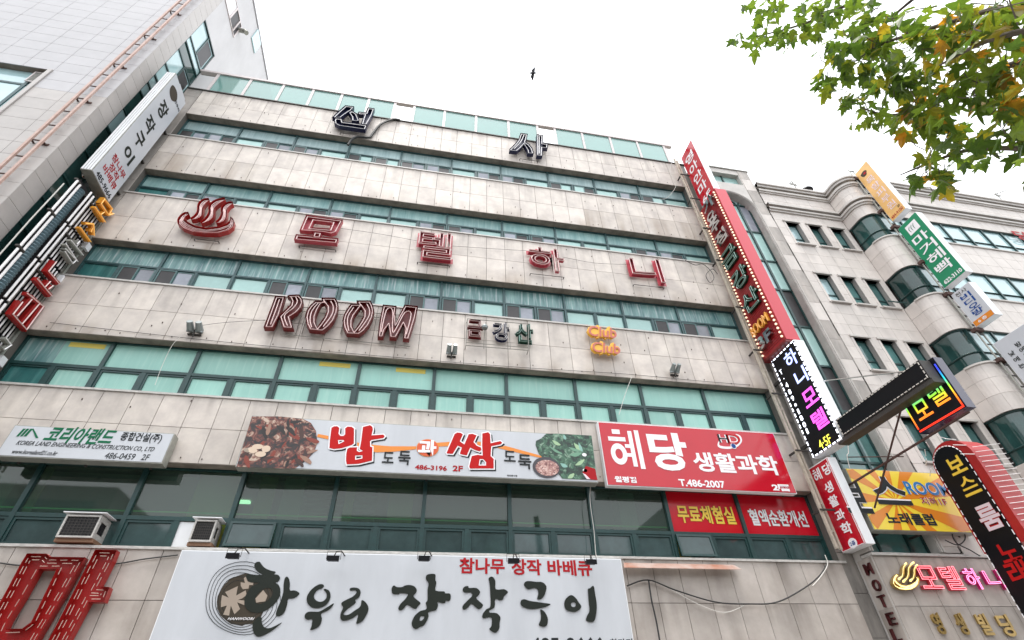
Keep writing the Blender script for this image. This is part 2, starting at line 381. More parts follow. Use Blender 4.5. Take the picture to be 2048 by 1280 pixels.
M['bulb'] = mat('warm_bulb', (.9, .72, .55), .3, em=(1, .72, .5), es=.45)
M['dash'] = mat('unlit_pale_diodes', (.70, .66, .60), .3)
M['cable'] = mat('black_cable', (.02, .02, .02), .6)
M['cablew'] = mat('pale_cable', (.6, .58, .54), .6)
M['bolt'] = mat('rusty_bolt', (.06, .04, .03), .7)
M['duct'] = mat('blue_grey_corrugated_duct', (.10, .16, .19), .35, .3)
M['lamp'] = mat('grey_lamp_housing', (.25, .28, .28), .4, .4)
M['stucco'] = mat('pale_stucco', (.55, .54, .545), .8, noise=.12, nscale=1.5, stretch=(1, 1, .4), bump=.15)
M['tileL'] = mat('pale_ceramic_tile', (.42, .41, .42), .42, noise=.08, nscale=2, rnd=.05)
M['tileLd'] = mat('grey_pink_ceramic_tile', (.43, .40, .38), .42, noise=.12, nscale=2, rnd=.07)
M['groutL'] = mat('pale_joint', (.33, .32, .33), .9)
M['tileR'] = mat('warm_stone_tile', (.61, .56, .52), .5, noise=.12, nscale=2.2, rnd=.08, streak=((.3, .27, .25), .35, 4, 1))
M['groutR'] = mat('warm_joint', (.30, .28, .265), .9)
M['moulding'] = mat('stone_moulding', (.52, .49, .46), .6, noise=.2, nscale=3)
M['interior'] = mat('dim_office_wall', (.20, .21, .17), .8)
M['ceil'] = mat('office_ceiling', (.42, .42, .38), .8)
M['interior_y'] = mat('yellow_curtain', (.75, .62, .14), .8)
M['interior_w'] = mat('white_column', (.62, .64, .58), .7)
M['sticker'] = mat('red_window_film', (.60, .006, .02), .15)
# rainbow diodes: the colour belongs to each row of diodes
def rainbow(name, z0, z1, es):
    m = mat(name, (.3, .3, .3), .3); t = m.node_tree; b = t.nodes['Principled BSDF']; L = t.links.new
    g = t.nodes.new('ShaderNodeNewGeometry'); s = t.nodes.new('ShaderNodeSeparateXYZ'); L(g.outputs['Position'], s.inputs[0])
    r = t.nodes.new('ShaderNodeMapRange'); r.inputs[1].default_value = z0; r.inputs[2].default_value = z1; L(s.outputs[2], r.inputs[0])
    c = t.nodes.new('ShaderNodeValToRGB'); L(r.outputs[0], c.inputs[0]); e = c.color_ramp.elements
    e[0].color = (1, .03, .01, 1); e[1].color = (.04, .06, .8, 1)
    for p, q in ((.3, (1, .3, .02, 1)), (.55, (.3, .8, .05, 1)), (.75, (.02, .5, .5, 1))): x = e.new(p); x.color = q
    L(c.outputs[0], b.inputs['Emission Color']); L(c.outputs[0], b.inputs['Base Color']); b.inputs['Emission Strength'].default_value = es
    return m
# printed food pictures
def voro(name, cols, scale, rough=.3):
    m = mat(name, cols[0], rough); t = m.node_tree; b = t.nodes['Principled BSDF']; L = t.links.new
    g = t.nodes.new('ShaderNodeNewGeometry'); n = t.nodes.new('ShaderNodeTexNoise'); n.inputs['Scale'].default_value = scale*.6; n.inputs['Detail'].default_value = 4; n.inputs['Distortion'].default_value = 1.5
    L(g.outputs['Position'], n.inputs[0]); v = t.nodes.new('ShaderNodeTexVoronoi'); v.inputs['Scale'].default_value = scale
    a = t.nodes.new('ShaderNodeVectorMath'); a.operation = 'MULTIPLY_ADD'; a.inputs[1].default_value = (.25, .25, .25); L(n.outputs[1], a.inputs[0]); L(g.outputs['Position'], a.inputs[2]); L(a.outputs[0], v.inputs[0])
    c = t.nodes.new('ShaderNodeValToRGB'); e = c.color_ramp.elements; c.color_ramp.interpolation = 'LINEAR'
    e[0].color = (*cols[0], 1); e[0].position = .1; e[1].color = (*cols[-1], 1); e[1].position = .95
    for i, q in enumerate(cols[1:-1]): x = e.new(.1+.85*(i+1)/(len(cols)-1)); x.color = (*q, 1)
    s = t.nodes.new('ShaderNodeSeparateColor'); L(v.outputs['Color'], s.inputs[0]); mu = t.nodes.new('ShaderNodeMath'); mu.operation = 'MULTIPLY_ADD'; mu.inputs[1].default_value = .55
    L(s.outputs[0], mu.inputs[0]); mm = t.nodes.new('ShaderNodeMath'); mm.operation = 'MULTIPLY_ADD'; mm.inputs[1].default_value = 1.7; mm.inputs[2].default_value = -.6; L(n.outputs[0], mm.inputs[0]); L(mm.outputs[0], mu.inputs[2])
    L(mu.outputs[0], c.inputs[0]); L(c.outputs[0], b.inputs['Base Color'])
    return m
M['food'] = voro('printed_stew', [(.008, .006, .006), (.015, .01, .01), (.04, .015, .012), (.14, .03, .02), (.26, .13, .09), (.5, .38, .3)], 9)
M['greens'] = voro('printed_greens', [(.006, .014, .01), (.01, .03, .02), (.02, .07, .04), (.05, .14, .08), (.22, .32, .24)], 9)
M['gran'] = voro('printed_soup', [(.08, .03, .03), (.30, .13, .12), (.5, .3, .25), (.66, .5, .46)], 22)
def lay_pieces(name, parent, items, cap=300):
    """items: (x0,x1,y0,y1,z0,z1,material). The nearest ones are parts of their own, the rest join."""
    items.sort(key=lambda q: (Vector(((q[0]+q[1])/2, (q[2]+q[3])/2, (q[4]+q[5])/2))-CAM).length)
    for q in items[:cap]: cube_piece(name, q[6], parent, *q[:6])
    rest = {}
    for q in items[cap:]: rest.setdefault(q[6].name, (q[6], MB()))[1].box(*q[:6])
    for k, (m, mb) in rest.items(): part(name+'_field', mb, m, parent, kind='stuff')

# ================================================================ setting
struct('ground', MB().box(-400, 400, -400, 400, -.5, -.02), mat('ground_concrete', (.20, .19, .18), .9, noise=.3, nscale=.5))
struct('road', MB().box(-120, 120, -26, -9.5, -.02, -.016), mat('asphalt', (.05, .05, .052), .9, noise=.3, nscale=3))
struct('pavement', MB().box(-120, 120, -9.5, 0, -.02, .13), mat('pavement_slabs', (.32, .30, .28), .85, noise=.3, nscale=2))

# ================================================================ main building
YF = -.3
bld = thing('commercial_building', 'six storey beige stone building with long bands of green glass, in the middle', 'building', (8, 0, 0))
BOT = [4.67, 8.07, 11.42, 15.05, 18.38]; TRN = [5.32, 8.80, 12.23, 15.71, 19.22]; TOP = [6.42, 9.60, 12.93, 16.35, 19.92]
ROOF = 21.65
SP = [(2.0, 4.67), (6.42, 8.07), (9.60, 11.42), (12.93, 15.05), (16.35, 18.38), (19.92, ROOF)]
wl = MB()
for z0, z1 in SP: wl.box(-2.0, 18.2, YF+.028, .5, z0+.004, z1-.004)
wl.box(-2.49, -1.93, YF+.028, .5, 2, ROOF); wl.box(18.13, 18.55, YF+.05, .5, 2, ROOF-.1)
part('wall', wl, M['grout'], bld)
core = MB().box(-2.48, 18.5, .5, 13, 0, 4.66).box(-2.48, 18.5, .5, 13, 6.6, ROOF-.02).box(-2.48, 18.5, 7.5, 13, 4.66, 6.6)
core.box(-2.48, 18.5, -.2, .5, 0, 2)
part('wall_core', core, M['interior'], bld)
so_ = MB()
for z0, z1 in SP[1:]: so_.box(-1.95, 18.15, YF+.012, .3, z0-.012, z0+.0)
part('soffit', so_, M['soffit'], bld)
XJ = [-1.93]+[-1.37+.633*k for k in range(31)]+[18.13]
items = []
rows = {0: [(2.1, 2.87), (2.87, 3.77), (3.77, 4.66)], 1: [(6.42, 7.25), (7.25, 8.05)], 2: [(9.60, 10.5), (10.5, 11.40)], 3: [(12.93, 13.95), (13.95, 15.03)], 4: [(16.35, 17.35), (17.35, 18.36)], 5: [(19.92, 20.78), (20.78, ROOF)]}
for s_, rr in rows.items():
    for ri, (z0, z1) in enumerate(rr):
        for i in range(len(XJ)-1):
            x0, x1 = XJ[i], XJ[i+1]
            if s_ == 0 and x0 > 4.2 and x1 < 12.1: continue       # behind the big white sign
            if x1-x0 < .05: continue
            mm = M['panel_top'] if ri == len(rr)-1 else M['panel_low']
            if s_ == 0: mm = M['panel']
            items.append((x0+.006, x1-.006, YF, YF+.03, z0+.006, z1-.006, mm))
z = 2.2
while z < ROOF-.1:
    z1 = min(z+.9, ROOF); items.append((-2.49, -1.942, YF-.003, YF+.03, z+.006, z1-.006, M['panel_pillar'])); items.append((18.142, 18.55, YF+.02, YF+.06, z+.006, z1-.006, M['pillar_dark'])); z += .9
lay_pieces('stone_panel', bld, items)
for k, zb in enumerate(BOT):
    part('window_sill', MB().box(-2.0, 18.25, YF-.035, -.05, zb-.022, zb+.028), M['sill'], bld)
part('parapet_cap', MB().box(-2.5, 18.6, YF-.05, .3, ROOF, ROOF+.05), M['steel'], bld)
# windows, bay by bay
PAT = {1: ['FF']*10, 0: ['FF']*10,
       2: ['FS', 'SF', 'FS', 'SF', 'FS', 'SF', 'SS', 'FF', 'FS', 'SF'],
       3: ['FS', 'SF', 'FS', 'SF', 'FS', 'SF', 'SS', 'FF', 'FS', 'SF'],
       4: ['SS', 'FS', 'SF', 'SS', 'SS', 'FS', 'SF', 'SS', 'FS', 'SF']}
BX = [-1.93]+[2.0*i for i in range(9)]+[18.13]
GL = [M['glass2'], M['glass3'], M['glass4'], M['glass5'], M['glass6']]
for fl in range(5):
    fm = M['frame'] if fl < 2 else M['frame_up']
    hb = .045 if fl < 2 else .032
    zb, zt, zp = BOT[fl], TRN[fl], TOP[fl]
    for b in range(10):
        x0, x1 = BX[b], BX[b+1]; xm = x0+(x1-x0)/2
        f = MB()
        f.box(x0, x0+hb, -.07, .05, zb+.03, zp-.02).box(x1-hb, x1, -.07, .05, zb+.03, zp-.02)
        f.box(x0+hb, x1-hb, -.065, .05, zt-hb*.9, zt+hb*.9).box(x0+hb, x1-hb, -.06, .05, zp-.05, zp-.02).box(x0+hb, x1-hb, -.06, .05, zb+.03, zb+.09)
        f.box(xm-hb*1.15, xm+hb*1.15, -.06, .05, zb+.09, zt-hb*.9)
        if fl >= 1: f.box(x0+hb, x1-hb, .055, .06, zb+.03, zp-.02)
        wn = part('window', f, fm, bld)
        g = GL[fl]
        if fl == 1 and b == 0: g = M['glass3']
        if fl == 0 and b >= 8: g = M['sticker']
        if fl == 1 and b == 0:
            cube_piece('pane', M['glass4'], wn, x0+hb, x0+.85, .0, .012, zt+hb*.9, zp-.05); x0_ = x0+.85
        else: x0_ = x0+hb
        cube_piece('pane', g, wn, x0_, x1-hb, .0, .012, zt+hb*.9, zp-.05)
        if fl == 1 and b in (0, 3, 4): cube_piece('yellow_strip', M['interior_y'], wn, x0+.95, x0+1.75, -.004, -.001, zp-.22, zp-.08)  # yellow strip laid over the pane near its top edge
        for h, kind in enumerate(PAT[fl][b]):
            a = x0+hb if h == 0 else xm+hb*1.15; c = xm-hb*1.15 if h == 0 else x1-hb
            z0, z1 = zb+.09, zt-hb*.9
            if fl == 0 and ((b == 1 and h == 1) or (b == 2 and h == 1)): continue
            if kind == 'F':
                t = .05 if fl < 2 else .03
                s = MB().box(a, a+t, -.045, .02, z0, z1).box(c-t, c, -.045, .02, z0, z1).box(a+t, c-t, -.045, .02, z1-t, z1).box(a+t, c-t, -.045, .02, z0, z0+t)
                rot = None; tilt = fl == 0 and ((b == 2 and h == 1) or (b == 3 and h == 0) or (b == 8 and h == 0))
                g = M['glass2b'] if fl == 0 else (M['glass_teal_dark'] if (b == 0 and h == 0) else (M['glass3'] if fl == 1 else M['curtain']))
                if tilt:                           # top-hung sash pushed open
                    s = MB().box(a-.0-(a+c)/2, a+t-(a+c)/2, -.05, 0, z0-z1, 0).box(c-t-(a+c)/2, c-(a+c)/2, -.05, 0, z0-z1, 0).box(a+t-(a+c)/2, c-t-(a+c)/2, -.05, 0, -t, 0).box(a+t-(a+c)/2, c-t-(a+c)/2, -.05, 0, z0-z1, z0-z1+t)
                    sh = part('sash', s, fm, wn, world=((a+c)/2, -.07, z1), rot=(rad(-9), 0, 0), label='top hung sash pushed open')
                    p = part('pane', MB().box(a+t-(a+c)/2, c-t-(a+c)/2, -.03, -.02, z0-z1+t, -t), M['glass2b'], None); p.parent = wn; p.location = Vector(((a+c)/2, -.07, z1))-wloc(wn); p.rotation_euler = (rad(-9), 0, 0)
                    continue
                part('sash', s, fm, wn)
                cube_piece('pane', g, wn, a+t, c-t, -.012, .0, z0+t, z1-t)
            else:
                m_ = (a+c)/2; dk = random.random() < .5
                for q in (0, 1):
                    p0, p1 = (a+.02, m_+.01) if q == 0 else (m_-.01, c-.02); yy = -.05 if q == 0 else -.02; t = .035
                    s = MB().box(p0, p0+t, yy-.02, yy+.01, z0+.02, z1-.02).box(p1-t, p1, yy-.02, yy+.01, z0+.02, z1-.02).box(p0+t, p1-t, yy-.02, yy+.01, z1-.02-t, z1-.02).box(p0+t, p1-t, yy-.02, yy+.01, z0+.02, z0+.02+t)
                    part('sash', s, M['sash'], wn)
                    cube_piece('pane', M['open'] if (q == 0) == dk else random.choice([M['lilac'], M['curtain'], M['lilac']]), wn, p0+t, p1-t, yy-.008, yy, z0+.02+t, z1-.02-t)
# second floor room seen through the clear glass
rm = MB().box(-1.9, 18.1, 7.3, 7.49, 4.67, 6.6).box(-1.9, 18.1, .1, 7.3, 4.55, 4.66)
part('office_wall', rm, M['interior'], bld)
part('office_ceiling', MB().box(-1.9, 18.1, .1, 7.3, 6.56, 6.6), M['ceil'], bld)
for x in (-1.0, 4.8, 12.9): cube_piece('column', M['interior_w'], bld, x, x+.45, .35, .8, 4.66, 6.56)
for x, w in ((-1.8, .5), (3.0, .9), (4.3, .35), (7.2, .55), (6.2, .2), (-.2, .25), (14.2, .3)): cube_piece('curtain', M['interior_y'], bld, x, x+w, .25, .3, 4.66, 6.5)
bl_ = MB()
for zz in range(9): bl_.box(5.1, 6.9, .5, .52, 5.45+zz*.11, 5.50+zz*.11)
part('window_blind', bl_, mat('grey_blind', (.35, .38, .33), .6), bld)
cube_piece('green_light_strip', M['led_grn'], bld, -1.9, 15.6, .12, .14, 5.50, 5.52)
cube_piece('ceiling_light', mat('lit_tube', (1, 1, 1), .3, em=(.85, 1, .8), es=2), bld, 3.25, 3.6, 2.2, 2.35, 6.50, 6.55)
# rooftop glass screen
rs = MB(); ZT = 23.12
rx = [FY(YF).uv(*p)[0] for p in ((429, 161), (494.5, 173), (562, 182), (622, 192), (678.6, 206), (735, 211), (788, 219), (827, 225), (888.6, 235), (952, 244), (1017, 254), (1075.6, 264), (1111, 270), (1166, 278), (1222, 286), (1277, 295), (1331, 303))]
part('roof_screen_rail', MB().box(-2.9, 18.3, YF-.04, YF+.12, ZT, ZT+.12).box(-2.0, 18.2, YF-.01, YF+.06, ROOF+.05, ROOF+.11), M['pinkframe'], bld)
for i, x in enumerate(rx):
    cube_piece('roof_screen_post', M['pinkframe'], bld, x-.05, x+.05, YF-.012, YF+.05, ROOF+.11, ZT)
    if i < len(rx)-1 and i not in (6, 11):
        cube_piece('roof_screen_pane', M['glass_roof'], bld, x+.05, rx[i+1]-.05, YF+.02, YF+.032, ROOF+.11, ZT)
        xm = (x+rx[i+1])/2+random.uniform(-.1, .2)
        if i % 2 == 0: cube_piece('roof_brace', M['frame_up'], bld, xm, xm+.09, .9, .95, ROOF, ZT)
cube_piece('roof_gap_sheet', M['stucco'], bld, -2.45, rx[0]-.06, YF+.01, YF+.04, ROOF+.11, ZT-.25)
cube_piece('roof_soffit', M['soffit'], bld, -2.9, -1.9, YF+.1, .4, ZT+.01, ZT+.05)
# bolt heads left in the stone, wires stapled above the windows
bm_ = MB()
for s_, (z0, z1) in enumerate(SP[1:]):
    for i in range(34): x = -1.5+i*.59+random.uniform(-.2, .2); zz = z0+random.uniform(.06, .14); bm_.box(x, x+.016, YF-.02, YF, zz, zz+.03)
    for i in range(16): x = random.uniform(-1.6, 17.9); zz = random.uniform(z0+.3, z1-.1); bm_.box(x, x+.016, YF-.02, YF, zz, zz+.04)
part('bolt', bm_, M['bolt'], bld, kind='stuff')

# ================================================================ left building
lb = thing('tall_tiled_building', 'tall pale tiled building at the left with a stucco side wall', 'building', (-8, 0, 0))
LY, LX = -2.33, -2.5
w_ = MB().box(-16, LX-.2, LY+.02, 12, 0, 10.5).box(-16, -7.9, LY+.02, 12, 10.5, 18.0).box(-4.45, LX-.2, LY+.02, 12, 10.5, 18.0).box(-16, LX-.2, LY+.02, 12, 18.0, 30.4).box(-8.0, -4.45, LY+.28, 12, 10.5, 18.0)
w_.box(LX-.2, LX-.024, LY+.02, -1.71, 0, 30.4)
part('wall', w_, M['groutL'], lb)
it = []; zr = 17.95
ZL = [17.95+.542*k for k in range(-32, 23)]; XL = [LX, -3.55]+[-4.45-.86*k for k in range(0, 14)]
for z0 in ZL:
    for i in range(len(XL)-1):
        x1, x0 = XL[i], XL[i+1]
        if x1 < -4.4 and x0 > -8.2 and 10.4 < z0 < 17.9: continue
        it.append((x0+.005, x1-.005, LY, LY+.025, z0+.005, z0+.537, M['tileL'] if z0 > 16.5 else M['tileLd']))
    if z0 < 30: it.append((LX-.024, LX, LY+.004, -1.71, z0+.005, z0+.537, M['tileLd']))
lay_pieces('wall_tile', lb, it)
part('side_wall', MB().box(LX-.2, LX+.002, -.24, 12, 21.0, 30.42).box(LX-.2, LX+.002, -.3, 12, 6, 21.1).box(LX-.2, LX+.002, -1.71, -.24, 24.72, 30.42), M['stucco'], lb)
part('roof_edge', MB().box(-16, LX+.04, LY-.03, 12, 30.4, 30.55), M['groutL'], lb)
# window in the front wall
fw = MB().box(-8, -4.52, LY+.18, LY+.24, 17.18, 17.27).box(-8, -4.52, LY+.18, LY+.24, 14.6, 14.68).box(-8, -4.52, LY+.18, LY+.24, 12.3, 12.38)
for x in (-5.0, -6.3, -7.5): fw.box(x, x+.09, LY+.17, LY+.24, 10.5, 18.0)
wn = part('window', fw, M['frame_up'], lb)
cube_piece('pane', M['sky_glass'], wn, -8, -4.52, LY+.20, LY+.21, 10.5, 18.0)
cube_piece('window_jamb', M['tileLd'], wn, -4.57, -4.455, LY-.04, LY+.25, 10.5, 17.93)
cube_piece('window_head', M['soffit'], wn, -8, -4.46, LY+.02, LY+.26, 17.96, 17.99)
lv = MB().box(-4.95, -4.6, LY+.1, LY+.13, 17.3, 17.33).box(-4.95, -4.6, LY+.1, LY+.13, 17.86, 17.89).box(-4.97, -4.94, LY+.1, LY+.13, 17.3, 17.89).box(-4.61, -4.58, LY+.1, LY+.13, 17.3, 17.89)
lo = part('louvre', lv, M['pinkframe'], wn)
sl = MB()
for k in range(12): x = -4.93+k*.028; sl.box(x, x+.012, LY+.1, LY+.15, 17.33, 17.86)
lo2 = part('louvre_slats', sl, M['steel2'], wn)
# strip of windows in the side wall
ZS = [9.0, 10.3, 11.9, 12.9, 13.9, 15.1, 16.4, 17.5, 18.69, 19.29, 19.86, 20.76, 22.01, 22.7, 23.15, 24.7]
fr = MB().box(LX-.1, LX-.03, -1.70, -1.66, 6, 24.7).box(LX-.1, LX-.03, -.29, -.245, 6, 24.7).box(LX-.1, LX-.0, -1.70, -.25, 24.66, 24.72)
for zz in ZS: fr.box(LX-.1, LX-.02, -1.66, -.29, zz-.04, zz+.03)
for z0, z1 in ((23.15, 24.7), (20.76, 22.01), (17.5, 18.69), (13.9, 15.1)): fr.box(LX-.1, LX-.02, -1.0, -.94, z0, z1)
sw = part('side_window', fr, M['frame'], lb)
for i in range(len(ZS)-1):
    dk = ZS[i] < 16.3
    cube_piece('pane', M['dark_glass'] if dk or i % 5 == 2 else M['sky_glass'], sw, LX-.075, LX-.06, -1.66, -.29, ZS[i]+.03, ZS[i+1]-.04)
for z0, z1 in ((23.3, 24.55), (20.9, 21.9)): cube_piece('open_sash_gap', M['open'], sw, LX-.055, LX-.05, -.9, -.35, z0, z1)
# small window high on the stucco
hw = MB().box(LX, LX+.04, -1.7, -1.64, 27.05, 28.25).box(LX, LX+.04, -.15, -.1, 27.05, 28.25).box(LX, LX+.04, -1.64, -.15, 28.2, 28.25).box(LX, LX+.04, -1.64, -.15, 27.05, 27.1).box(LX, LX+.05, -.98, -.90, 27.1, 28.2).box(LX, LX+.05, -.42, -.36, 27.1, 28.2)
hwo = part('high_window', hw, M['pinkframe'], lb)
cube_piece('pane', M['white'], hwo, LX+.004, LX+.012, -1.64, -.98, 27.1, 28.2); cube_piece('pane', M['open'], hwo, LX+.004, LX+.012, -.9, -.42, 27.1, 28.2); cube_piece('pane', M['open'], hwo, LX+.004, LX+.012, -.36, -.15, 27.1, 28.2)
vh = MB().tube([(LX, -.1, 27.9), (LX+.25, -.1, 27.9), (LX+.38, -.1, 27.75)], .11, 10)
part('vent_hood', vh, M['alu'], hwo)
cube_piece('far_window', M['sky_glass'], lb, LX+.0, LX+.06, .75, 1.5, 29.2, 30.3)
# rusty pink ladder rails up the corner
ld = thing('wall_ladder', 'rusty pink steel ladder running up the corner of the tall tiled building', 'ladder', (-2.95, LY-.12, 0))
yy = -2.45
for x in (-3.09, -2.80): part('rail', MB().box(x-.03, x+.03, yy-.04, yy+.02, 6, 30.9), M['pinkpipe'], ld)
for k in range(32):
    zz = 7.4+.757*k
    cube_piece('rung', M['rust'], ld, -3.15, -2.82, yy+.02, yy+.045, zz-.015, zz+.015)
    if k % 3 == 0: part('bracket', MB().box(-3.10, -3.06, yy+.0, LY, zz-.05, zz-.02).box(-2.83, -2.79, yy+.0, LY, zz-.05, zz-.02).box(-2.87, -2.72, LY-.02, LY, zz-.08, zz), M['rust'], ld)
ck = thing('steel_duct_elbow', 'shiny steel vent elbow poking out of the dark side windows by the white sign', 'vent', (-2.4, -.95, 14.4))
p = [(-2.5, -1.2, 14.55), (-2.25, -1.2, 14.55), (-2.1, -1.22, 14.45), (-2.02, -1.22, 14.25)]
part('vent_pipe', MB().tube(p, .13, 12), M['chrome'], ck, smooth=True)

# ================================================================ narrow tower and right building
tw = thing('narrow_tower_building', 'narrow stone tower with a tall arched green window, right of the main building', 'building', (20, 0, 0))
TY = -.83; TX0, TX1 = 18.57, 21.15
plT = FY(TY)
xc, R_ = 19.62, .95; zs = 18.12
arch = [(xc-R_, 4.80), (xc+R_, 4.80)]+[(xc+R_*math.cos(a*math.pi/16), zs+R_*1.05*math.sin(a*math.pi/16)) for a in range(17)]
q = [[(TX0, 4.80), (xc-R_-.001, 4.80)]+arch[2:][::-1]+[(xc+R_+.001, 4.80), (TX1, 4.80), (TX1, 20.95), (TX0, 20.95)]]
q = [[(TX0, 4.8), (xc-R_, 4.8)]+arch[2:][::-1]+[(xc+R_, 4.8), (TX1, 4.8), (TX1, 19.88), (TX0, 19.88)]]
v, f = fill(q); mb = MB().plane_faces(plT, v, f, 0).walls(plT, v, loop_edges(q), 0, -.35)
mb.box(TX0, 19.15, TY, TY+.35, 19.88, 20.62).box(20.62, TX1, TY, TY+.35, 19.88, 20.62).box(TX0, TX1, TY, TY+.35, 20.62, 20.95)
mb.box(TX0, 24.6, TY+.02, .5, 0, 4.70).box(TX0, TX0+.1, TY+.35, 12, 4.7, 20.95).box(TX1-.1, TX1, TY+.35, 12, 4.7, 20.95).box(TX0, TX1, TY+.36, 12, 20.8, 20.95).box(TX0, TX1, 1, 12, 0, 20.8)
part('wall', mb, M['moulding'], tw)
part('roof_edge', MB().box(TX0-.05, TX1+.06, TY-.05, 12, 20.95, 21.02), M['steel2'], tw)
it = []
for k in range(20):
    z0 = 4.95+.81*k
    if z0 < 20.5: it.append((20.66, TX1, TY-.02, TY, z0, min(z0+.80, 20.93), M['panel_pillar'] if k % 3 else M['tileR']))
for i in range(8): it.append((TX0+.64*i+.01, TX0+.64*i+.64, TY-.0, TY+.022, 3.64, 4.68, M['panel'])); it.append((TX0+.64*i+.01, TX0+.64*i+.64, TY, TY+.022, 1.6, 3.63, M['panel']))
it.append((TX0-.005, TX0+.02, TY+.06, -.32, 3.64, 4.68, M['panel'])); it.append((TX0-.005, TX0+.02, TY+.06, -.32, 1.6, 3.63, M['panel']))
lay_pieces('stone_panel', tw, it)
am = MB()
for e_, r_ in ((.03, .022), (.10, .03)):
    am.tube([(xc+R_+e_, TY-.02, 4.8)]+[(xc+(R_+e_)*math.cos(a*math.pi/16), TY-.02, zs+(R_*1.05+e_)*math.sin(a*math.pi/16)) for a in range(17)]+[(xc-R_-e_, TY-.02, 4.8)], r_, 6)
part('arch_moulding', am, M['moulding'], tw)
part('ledge', MB().box(TX0-.03, 24.6, TY-.05, TY+.3, 4.70, 4.76), M['sill'], tw)
GZ = [4.8, 7.2, 8.83, 10.47, 12.09, 13.80, 15.31, 17.0, 18.69]; yg = TY+.30
fr = MB()
for zz in GZ[1:]: fr.box(xc-R_, xc+R_, yg-.05, yg+.05, zz-.035, zz+.035)
fr.box(20.02, 20.10, yg-.06, yg+.05, 4.8, 18.69).box(xc-R_, xc-R_+.06, yg-.05, yg+.05, 4.8, 18.6).box(xc+R_-.06, xc+R_, yg-.05, yg+.05, 4.8, 18.6).box(19.12, 19.18, yg-.05, yg+.05, 4.8, 18.69)
fr.tube([(xc+R_*.42*math.cos(a*math.pi/10), yg-.02, 18.69+.3*math.sin(a*math.pi/10)) for a in range(11)], .03, 5); fr.tube([(20.1, yg-.02, 18.69), (20.3, yg-.02, 19.2)], .025, 4)
wn = part('arched_window', fr, M['frame'], tw)
for i in range(len(GZ)-1):
    for k, (a, b) in enumerate(((xc-R_+.06, 19.12), (19.18, 20.02), (20.10, xc+R_-.06))):
        mm = M['mid_glass'] if i < 2 else M['curtain'] if (i+k) % 3 else M['sky_glass']
        if k == 2 and i in (4, 7): mm = M['lilac'] if i == 7 else M['open']
        if k == 2 and i == 2: mm = M['open']
        cube_piece('pane', mm, wn, a, b, yg-.006, yg+.006, GZ[i]+.035, GZ[i+1]-.035)
part('pane', MB().box(xc-R_, xc+R_, yg+.0, yg+.01, 18.73, 19.15), M['sky_glass'], wn)
cube_piece('top_window_pane', M['curtain'], tw, 19.15, 20.62, TY+.2, TY+.21, 19.88, 20.62)
part('top_window_frame', MB().box(19.85, 19.9, TY+.15, TY+.22, 19.88, 20.62).box(19.15, 20.62, TY+.15, TY+.22, 19.88, 19.92), M['frame'], tw)

rb = thing('corner_stone_building', 'pale stone building with a rounded corner bay and double cornice, at the right', 'building', (27, 0, 0))
AX1 = 24.7; CY = -1.83; RR = .5; ZR = 19.98
def wall_path(o=0):                      # plan of the front, pushed outwards by o
    p = [(TX1+.05, TY-o), (AX1-o, TY-o), (AX1-o, CY+RR)]
    for a in range(1, 9): t = a/8*math.pi/2; p.append((AX1+RR-(RR+o)*math.cos(t), CY+RR-(RR+o)*math.sin(t)))
    p.append((48, CY-o)); return p
def sweep(z0, z1, o0, o1=0.0):           # a moulding of real depth swept along the plan
    A, B = wall_path(o0), wall_path(o1); n = len(A); vs = [(x, y, z) for L in (A, B) for z in (z0, z1) for x, y in L]
    fs = []
    for i in range(n-1):
        fs += [(i, i+1, n+i+1, n+i), (2*n+i, 3*n+i, 3*n+i+1, 2*n+i+1), (i, 2*n+i, 2*n+i+1, i+1), (n+i, n+i+1, 3*n+i+1, 3*n+i)]
    return vs, fs
FZ = [(16.28, 17.63), (13.22, 14.62), (10.28, 11.62), (7.2, 8.62), (4.9, 5.9)]
WX = [(21.71, 22.32), (22.75, 23.35), (23.79, 24.42)]
loops = [[(TX1+.05, 0), (AX1, 0), (AX1, ZR), (TX1+.05, ZR)]]
for z0, z1 in FZ[:4]:
    for x0, x1 in WX: loops.append([(x0, z0), (x0, z1), (x1, z1), (x1, z0)])
v, f = fill(loops); pa = FY(TY+.02)
mb = MB().plane_faces(pa, v, f, 0).walls(pa, v, loop_edges(loops), 0, -.3); mb.box(TX1+.05, AX1+.4, TY+.3, 12, 0, ZR-.02)
# wall of the bay: solid bands between glass bands
bands = []; zz = 0
for z0, z1 in sorted(FZ): bands.append((zz, z0)); zz = z1
bands.append((zz, ZR))
for z0, z1 in bands: vs, fs = sweep(z0, z1, -.02, -.35); mb.add(vs, fs)
mb.box(AX1+.5, 48, CY+.5, 12, 0, ZR-.02)
part('wall', mb, M['groutR'], rb)
it = []
segs = [TX1+.08]+[TX1+.08+.579*i for i in range(1, 6)]+[24.69]
wsegs = [(TX1+.08, WX[0][0]-.105), (WX[0][1]+.105, WX[1][0]-.105), (WX[1][1]+.105, WX[2][0]-.105), (WX[2][1]+.105, 24.69)]
FA = sorted(FZ[:4])
for (z0, z1) in [(4.76, FA[0][0]-.06)]+[(FA[i][1]+.07, FA[i+1][0]-.06) for i in range(3)]+[(FA[3][1]+.07, 18.2), (18.62, 19.47)]:
    n = max(1, round((z1-z0)/.49)); h = (z1-z0)/n
    for k in range(n):
        for i in range(6): it.append((segs[i]+.004, segs[i+1]-.004, TY, TY+.025, z0+k*h+.004, z0+k*h+h-.004, M['tileR']))
for (a, b) in FA:
    n = 3; h = (b-a+.13)/n
    for k in range(n):
        for x0, x1 in wsegs: it.append((x0+.004, x1-.004, TY, TY+.025, a-.06+k*h+.004, a-.06+k*h+h-.004, M['tileR']))
